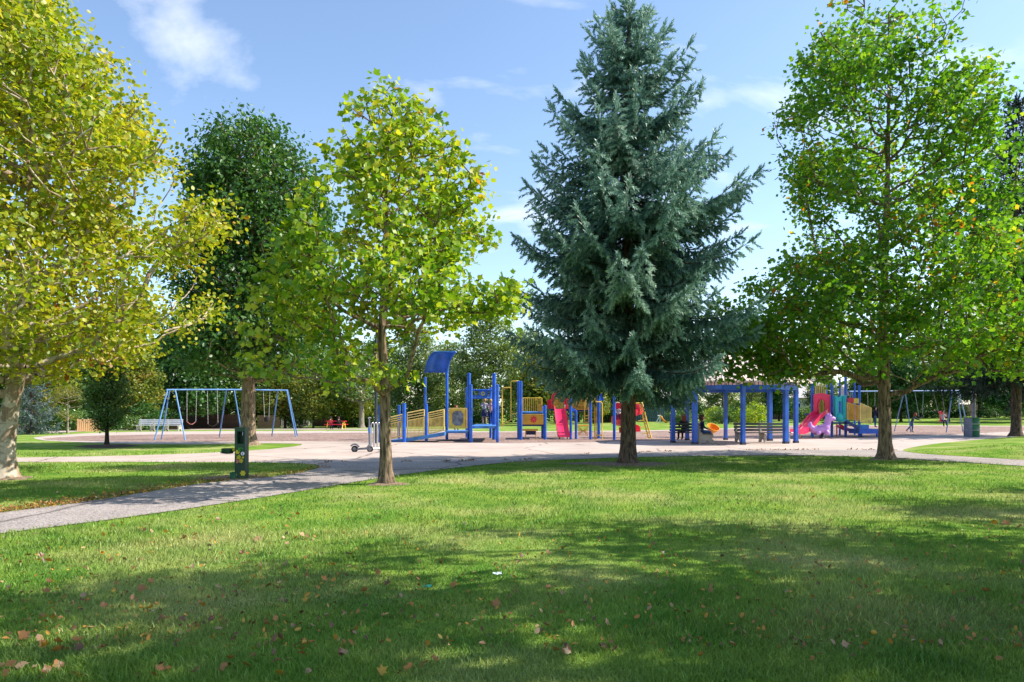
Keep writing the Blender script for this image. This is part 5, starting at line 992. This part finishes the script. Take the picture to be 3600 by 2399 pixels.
# ---------------------------------------------------------------- people
def cloth(n, c): return M(n, c, .8, var=.12, scale=9)
for n, c in (('skin', (.52, .29, .20)), ('c_grey', (.34, .36, .42)), ('c_navy', (.012, .018, .07)), ('c_pink', (.55, .32, .33)), ('c_black', (.012, .012, .016)), ('c_white', (.55, .55, .58)), ('c_denim', (.05, .10, .22)), ('c_darkteal', (.02, .05, .06)), ('c_red', (.45, .03, .05)), ('c_blue', (.05, .14, .38)), ('shoe_dark', (.02, .02, .025)), ('shoe_white', (.6, .6, .6)),
 ('hair_brown', (.06, .025, .015)), ('hair_blonde', (.42, .27, .12)), ('hair_red', (.22, .055, .03)), ('hair_dark', (.018, .010, .008))): cloth(n, c)
M('eye_dark', (.01, .008, .006), .3)
def person(label, loc, H, rz, top, bottom, hair, shoe='shoe_dark', pose=None, sleeves=True, bare_legs=False, long_hair=.0, skirt=None, hood=None):
    J = dict(pel=(0, 0, .52), wai=(0, .0, .61), che=(0, .005, .73), nek=(0, .0, .835), hd0=(0, .008, .875), hd1=(0, .012, .925), hd2=(0, .0, .972))
    for s, n in ((-1, 'L'), (1, 'R')):
        J.update({'sh'+n: (.095*s, 0, .795), 'el'+n: (.125*s, -.01, .645), 'wr'+n: (.13*s, .03, .52), 'pa'+n: (.132*s, .04, .487), 'hi'+n: (.052*s, 0, .495), 'kn'+n: (.058*s, .012, .28), 'an'+n: (.06*s, -.01, .05), 'to'+n: (.064*s, .075, .022)})
    if pose: J.update(pose)
    RD = dict(pel=(.085, .062), wai=(.078, .055), che=(.092, .062), nek=.032, hd0=.045, hd1=(.062, .072), hd2=(.048, .055))
    for n in 'LR': RD.update({'sh'+n: .038, 'el'+n: .027, 'wr'+n: .019, 'pa'+n: (.022, .014), 'hi'+n: .056, 'kn'+n: .042, 'an'+n: .027, 'to'+n: (.026, .02)})
    E = [('pel', 'wai'), ('wai', 'che'), ('che', 'nek'), ('nek', 'hd0'), ('hd0', 'hd1'), ('hd1', 'hd2')]
    for n in 'LR': E += [('che', 'sh'+n), ('sh'+n, 'el'+n), ('el'+n, 'wr'+n), ('wr'+n, 'pa'+n), ('pel', 'hi'+n), ('hi'+n, 'kn'+n), ('kn'+n, 'an'+n), ('an'+n, 'to'+n)]
    def mt(e):
        b = e[1][:2]
        if b in ('hd', 'ne'): return 0
        if b in ('el', 'sh'): return 1
        if b == 'wr': return 1 if sleeves else 0
        if b == 'pa': return 0
        if b in ('wa', 'ch'): return 1
        if b == 'hi': return 2
        if b in ('kn', 'an'): return 0 if bare_legs else 2
        if b == 'to': return 3
        return 1
    names = list(J); idx = {n: i for i, n in enumerate(names)}; vs = [Vector(J[n])*H for n in names]; rad = [tuple(x*H for x in RD[n]) if isinstance(RD[n], tuple) else RD[n]*H for n in names]; es = [(idx[a], idx[b]) for a, b in E]; ms = [mt(e) for e in E]
    # five unequal fingers on each palm
    for s, n in ((-1, 'L'), (1, 'R')):
        p = Vector(J['pa'+n]); d = (p-Vector(J['wr'+n])).normalized(); sd_ = d.cross(Vector((s, 0, .2))).normalized()
        for f, ln in ((-.9, .034), (-.32, .042), (.28, .040), (.85, .031), (1.35, .026)):
            dd = (d+sd_*(.12*f if f < 1 else .8)).normalized(); a = p+sd_*.014*f-(d*.018 if f > 1 else d*0); b = a+dd*ln+Vector((0, .008, 0)); c0 = len(vs); vs += [a*H, b*H]; rad += [.0075*H, .006*H]; es += [(idx['pa'+n], c0), (c0, c0+1)]; ms += [0, 0]
    c0 = len(vs); hd = Vector(J['hd1']); vs.append((hd+Vector((0, .074, -.006)))*H); rad.append(.011*H); es.append((idx['hd1'], c0)); ms.append(0)
    me = skin_mesh('body', vs, es, rad, idx['pel'], 2)
    me.materials.clear()
    for m_ in ('skin', top, bottom, shoe): me.materials.append(MAT[m_])
    fc = np.array([p.center[:] for p in me.polygons]); best = np.full(len(fc), 1e9); mi = np.zeros(len(fc), int)
    for (a, b), mm in zip(es, ms):
        A = np.array(vs[a]); B = np.array(vs[b]); ab = B-A; t = np.clip(((fc-A)@ab)/max(ab@ab, 1e-9), 0, 1); ra_ = rad[a] if not isinstance(rad[a], tuple) else sum(rad[a])/2; rb_ = rad[b] if not isinstance(rad[b], tuple) else sum(rad[b])/2
        d = np.linalg.norm(fc-A-t[:, None]*ab, axis=1)-(ra_*(1-t)+rb_*t); k = d < best; best[k] = d[k]; mi[k] = mm
    me.polygons.foreach_set('material_index', mi.astype(np.int32))
    S = thing('person', label, 'person', tuple(loc), rz); WL[S] = Vector((0, 0, 0)); link('body', me, S)
    h = (hd+Vector((0, -.012, .012)))*H; hm = MB(); hm.ell(h, (.073*H, .080*H, .080*H), 14, 9)
    hm.v = [Vector((p.x, min(p.y, h.y+.052*H), p.z)) if p.z > h.z-.01*H else Vector((p.x, min(p.y, h.y+.0*H), p.z)) for p in hm.v]
    if long_hair:
        hm.lathe(h+Vector((0, -.03*H, -long_hair*H)), [(.02*H, 0), (.055*H, .02*H), (.065*H, long_hair*.5*H), (.066*H, long_hair*H)], 12)
    hm.build('hair', hair, S, True)
    for s in (-1, 1):
        MB().ell((hd+Vector((.025*s, .066, .002)))*H, (.009*H, .005*H, .006*H), 8, 5).build('eye', 'eye_dark', S); MB().ell((hd+Vector((.064*s, .0, -.005)))*H, (.007*H, .014*H, .018*H), 8, 5).build('ear', 'skin', S)
    MB().ell((hd+Vector((0, .068, -.032)))*H, (.018*H, .004*H, .005*H), 8, 5).build('mouth', 'c_red', S)
    if skirt:
        p = Vector(J['pel'])*H; MB().lathe(p+Vector((0, 0, -.20*H)), [(.125*H, 0), (.135*H, .0), (.115*H, .12*H), (.09*H, .24*H), (.08*H, .25*H)], 16).build('skirt', skirt, S, True)
    if hood: p = (Vector(J['nek']))*H; MB().ell(p+Vector((0, -.03*H, 0)), (.07*H, .05*H, .04*H), 10, 6).build('hood', hood, S, True)
    return S
up_arms = {'elL': (-.13, .08, .70), 'wrL': (-.06, .17, .72), 'paL': (-.04, .20, .72), 'elR': (.13, .08, .70), 'wrR': (.06, .17, .72), 'paR': (.04, .20, .72)}
sitp = {'pel': (0, 0, .30), 'wai': (0, -.01, .39), 'che': (0, -.01, .51), 'nek': (0, 0, .615), 'hd0': (0, .01, .655), 'hd1': (0, .015, .705), 'hd2': (0, 0, .752)}
for s, n in ((-1, 'L'), (1, 'R')): sitp.update({'sh'+n: (.095*s, 0, .575), 'el'+n: (.13*s, .03, .43), 'wr'+n: (.09*s, .14, .37), 'pa'+n: (.075*s, .165, .365), 'hi'+n: (.052*s, .02, .29), 'kn'+n: (.062*s, .23, .285), 'an'+n: (.062*s, .24, .055), 'to'+n: (.066*s, .32, .025)})
zpl_ = pt(1700, 1498, 33.7).z
def at_px(x, Y, z): return Vector(((x-CX)/FP*Y, Y, z))
person('blonde child in grey top and navy skirt standing on the tower platform', at_px(1703, 37.6, zpl_), 1.42, R(8), 'c_grey', 'c_navy', 'hair_blonde', pose=up_arms, bare_legs=True, skirt='c_navy', sleeves=False, long_hair=.07)
person('child in pink top and navy trousers standing on the tower platform', at_px(1725, 37.4, zpl_), 1.36, R(-6), 'c_pink', 'c_navy', 'hair_blonde', pose=up_arms, long_hair=.09)
person('red brown haired child looking over the yellow panel', at_px(1604, 36.2, .52), 1.30, R(200), 'c_red', 'c_denim', 'hair_red', long_hair=.08)
b1 = ground(2404, 1556); person('long haired woman in black top on the bench backing the path', Vector((b1.x, b1.y+.02, .10)), 1.62, R(10), 'c_black', 'c_navy', 'hair_red', pose=sitp, long_hair=.17)
b2 = ground(2470, 1561); person('seated person in navy and blue on the end on pavilion bench', Vector((b2.x+.05, b2.y+.25, .10)), 1.60, R(-95), 'c_navy', 'c_blue', 'hair_brown', pose=sitp, long_hair=.12)
sl_pose = dict(sitp); person('child in white shirt perched at the top of the spiral slide', Vector((pt(2176, 1470, 38.5).x, 38.7, 1.02)), 1.05, R(170), 'c_white', 'c_navy', 'hair_dark', pose=sitp)
g = pt(3077, 1503, 40.6); person('dark haired child in navy hoodie standing on the low blue step', Vector((g.x, g.y, g.z)), 1.22, R(250), 'c_navy', 'c_denim', 'hair_dark', pose={'elR': (.10, .10, .69), 'wrR': (.06, .18, .74), 'paR': (.05, .2, .76)}, long_hair=.05, hood='c_navy')
g = ground(3203, 1521); k = g.y/FP
lean = {'che': (.05, .07, .70), 'nek': (.06, .12, .79), 'hd0': (.06, .135, .83), 'hd1': (.06, .15, .88), 'hd2': (.06, .145, .925), 'shL': (-.04, .09, .76), 'elL': (-.07, .20, .66), 'wrL': (-.02, .30, .62), 'paL': (-.01, .33, .62), 'shR': (.14, .09, .76), 'elR': (.16, .22, .66), 'wrR': (.10, .32, .62), 'paR': (.09, .35, .62), 'wai': (.02, .02, .61), 'knL': (-.06, -.06, .28), 'anL': (-.08, -.22, .10), 'toL': (-.08, -.17, .05)}
person('child with long red hair in dark jacket and jeans leaning to push an empty swing', Vector((g.x, g.y-.1, g.z)), 1.45, R(255), 'c_darkteal', 'c_denim', 'hair_red', pose=lean, long_hair=.12)
ss = SEAT_S.location; sit2 = dict(sitp); sit2.update({'anL': (-.062, .30, .06), 'anR': (.062, .27, .04), 'toL': (-.066, .37, .05), 'toR': (.066, .34, .02), 'wrL': (-.13, .10, .60), 'paL': (-.135, .11, .64), 'wrR': (.13, .10, .60), 'paR': (.135, .11, .64), 'elL': (-.15, .06, .47), 'elR': (.15, .06, .47)})
person('child in white top and dark leggings riding the red moulded swing', Vector((ss.x, ss.y-.02, ss.z-.60)), 1.38, R(168), 'c_white', 'c_navy', 'hair_brown', pose=sit2, sleeves=False, long_hair=.06)
a = GT(1182, 1510); g = Vector((*a, float(zt(*a))))
person('person in red sitting at the far picnic table', g+Vector((-.35, -.68, .0)), 1.5, R(0), 'c_red', 'c_navy', 'hair_dark', pose=sitp); person('person in dark clothes sitting at the far picnic table', g+Vector((.40, -.68, .0)), 1.5, R(0), 'c_black', 'c_navy', 'hair_brown', pose=sitp)
# ---------------------------------------------------------------- fallen leaves and litter
q = random.Random(12); LM = []
for i in range(16):
    tm = (TULIP if i % 2 else MAPLE).copy(); cu = q.uniform(.3, .9)
    tm[:, 1] -= .45; tm[:, 2] = cu*(tm[:, 0]**2)*q.choice((-.6, 1.2, 1.5))+.35*cu*tm[:, 1]**2+.05*np.array([q.uniform(-1, 1) for _ in tm]); tm[:, 2] -= tm[:, 2].min()
    kx = i % 4; tv = (.15, .48, .74, .93)[kx]+q.uniform(-.06, .06); me = mesh_np('fallen_leaf', tm, TULIP_F, np.full(len(tm), tv)); me.materials.append(MAT['fallen_leaf']); LM.append((me, kx))
LT = [('dry brown fallen leaf curled on the lawn', 'brown leaves on the lawn'), ('rust orange fallen leaf lying on the lawn', 'orange leaves on the lawn'), ('yellow fallen leaf lying on the lawn', 'yellow leaves on the lawn'), ('pale tan fallen leaf lying on the lawn', 'pale leaves on the lawn')]
cnt = 0
while cnt < 290:
    if cnt % 4 == 0: cxy = (q.uniform(-10, 2363), 1130+440*q.random()**.8)
    x = cxy[0]+q.gauss(0, 70); y = cxy[1]+q.gauss(0, 9)
    if y < 1100 or y > 1575: continue
    if x > 900 and q.random() < .45: cxy = (q.uniform(-10, 1200), 1130+440*q.random()**.8); continue
    X, Y = GF(x, y)
    if inside(np.array([X]), np.array([Y]), PAVED)[0]: continue
    me, kx = LM[q.choice((0, 0, 4, 8, 12, 1, 5, 9, 13, 1, 5, 2, 6, 3, 7, 11))]
    o = bpy.data.objects.new('fallen_leaf', me); COL.objects.link(o); s = q.uniform(.028, .068)*(1.0 if Y < 8 else 1.25); o.scale = (s, s*q.uniform(.8, 1.1), s); o.location = (X, Y, float(zt(X, Y))+.032+q.uniform(0, .012)); o.rotation_euler = (q.uniform(-.9, .9), q.uniform(-.9, .9), q.uniform(0, 6.28))
    tag(o, LT[kx][0], 'leaf', LT[kx][1]); cnt += 1
# drifted litter along the path edge and bed of small leaf scraps
n = 2600; rg = np.random.default_rng(77); xs_ = rg.uniform(-40, 760, n); eg = np.interp(xs_, [-40, 0, 200, 400, 480, 600, 690, 735], [1186, 1180, 1155, 1122, 1110, 1100, 1088, 1076]); ys_ = eg-np.abs(rg.normal(size=n))*7+1.5
m2 = 2600; xs2 = rg.uniform(-40, 2400, m2); ys2 = rg.uniform(1060, 1500, m2)
pp = np.array([GF(a_, b_) for a_, b_ in zip(np.r_[xs_, xs2], np.r_[ys_, ys2])]); ok = np.ones(len(pp), bool); ok[n:] = ~inside(pp[n:, 0], pp[n:, 1], PAVED); pp = pp[ok]; N_ = len(pp)
pos = np.stack([pp[:, 0], pp[:, 1], zt(pp[:, 0], pp[:, 1])+.028+.015*rg.random(N_)], -1); v, f, _ = leaf_arrays(pos, rg.normal(size=(N_, 3)), .02+.035*rg.random(N_), OVAL, OVAL_F, rg, 0., 1.6)
tag(link('leaf_litter', mesh_np('leaf_litter', v, f, np.repeat(np.clip(rg.random(N_)*1.05, 0, 1), len(OVAL))), None, 'fallen_leaf'), 'small dry leaf scraps strewn over the lawn and path edge', 'leaf litter', kind='stuff')
def scrap(label, x, y, s, mat, seed):
    qq = random.Random(seed); X, Y = GF(x, y); z = float(zt(X, Y))+.035; m = MB(); nn = 5; vs = [Vector((X+(i/(nn-1)-.5)*s*1.6+qq.uniform(-.1, .1)*s, Y+(j/(nn-1)-.5)*s+qq.uniform(-.1, .1)*s, z+qq.uniform(0, .45)*s)) for j in range(nn) for i in range(nn)]
    m.add(vs, [(j*nn+i, j*nn+i+1, (j+1)*nn+i+1, (j+1)*nn+i) for j in range(nn-1) for i in range(nn-1)]); tag(m.build('litter', mat, None), label, 'litter')
# debris collected in the joint between asphalt and concrete
rg2 = np.random.default_rng(5); jx = rg2.uniform(745, 2060, 1500); jy = np.interp(jx, [745, 1000, 1250, 1330, 1600, 1900, 2062], [1062.5, 1061.5, 1056, 1044, 1037, 1034, 1035])+rg2.normal(size=1500)*.25; kp = patchn(jx*.02, jx*0, 21) > -.1; jp = np.array([GF(a_, b_) for a_, b_ in zip(jx[kp], jy[kp])]); nj = len(jp)
v, f, _ = leaf_arrays(np.stack([jp[:, 0], jp[:, 1], np.full(nj, .022)], -1), rg2.normal(size=(nj, 3)), .03+.05*rg2.random(nj), OVAL, OVAL_F, rg2, 0., 1.6)
tag(link('joint_debris', mesh_np('joint_debris', v, f, np.repeat(np.clip(rg2.random(nj)*.4, 0, 1), len(OVAL))), None, 'fallen_leaf'), 'dark leaf debris caught in the pavement joint', 'leaf litter', kind='stuff')
scrap('crumpled white wrapper lying on the shaded lawn', 1143, 1329, .05, 'litter_white', 1); scrap('crumpled green wrapper lying on the shaded lawn', 982, 1359, .045, 'litter_green', 2)
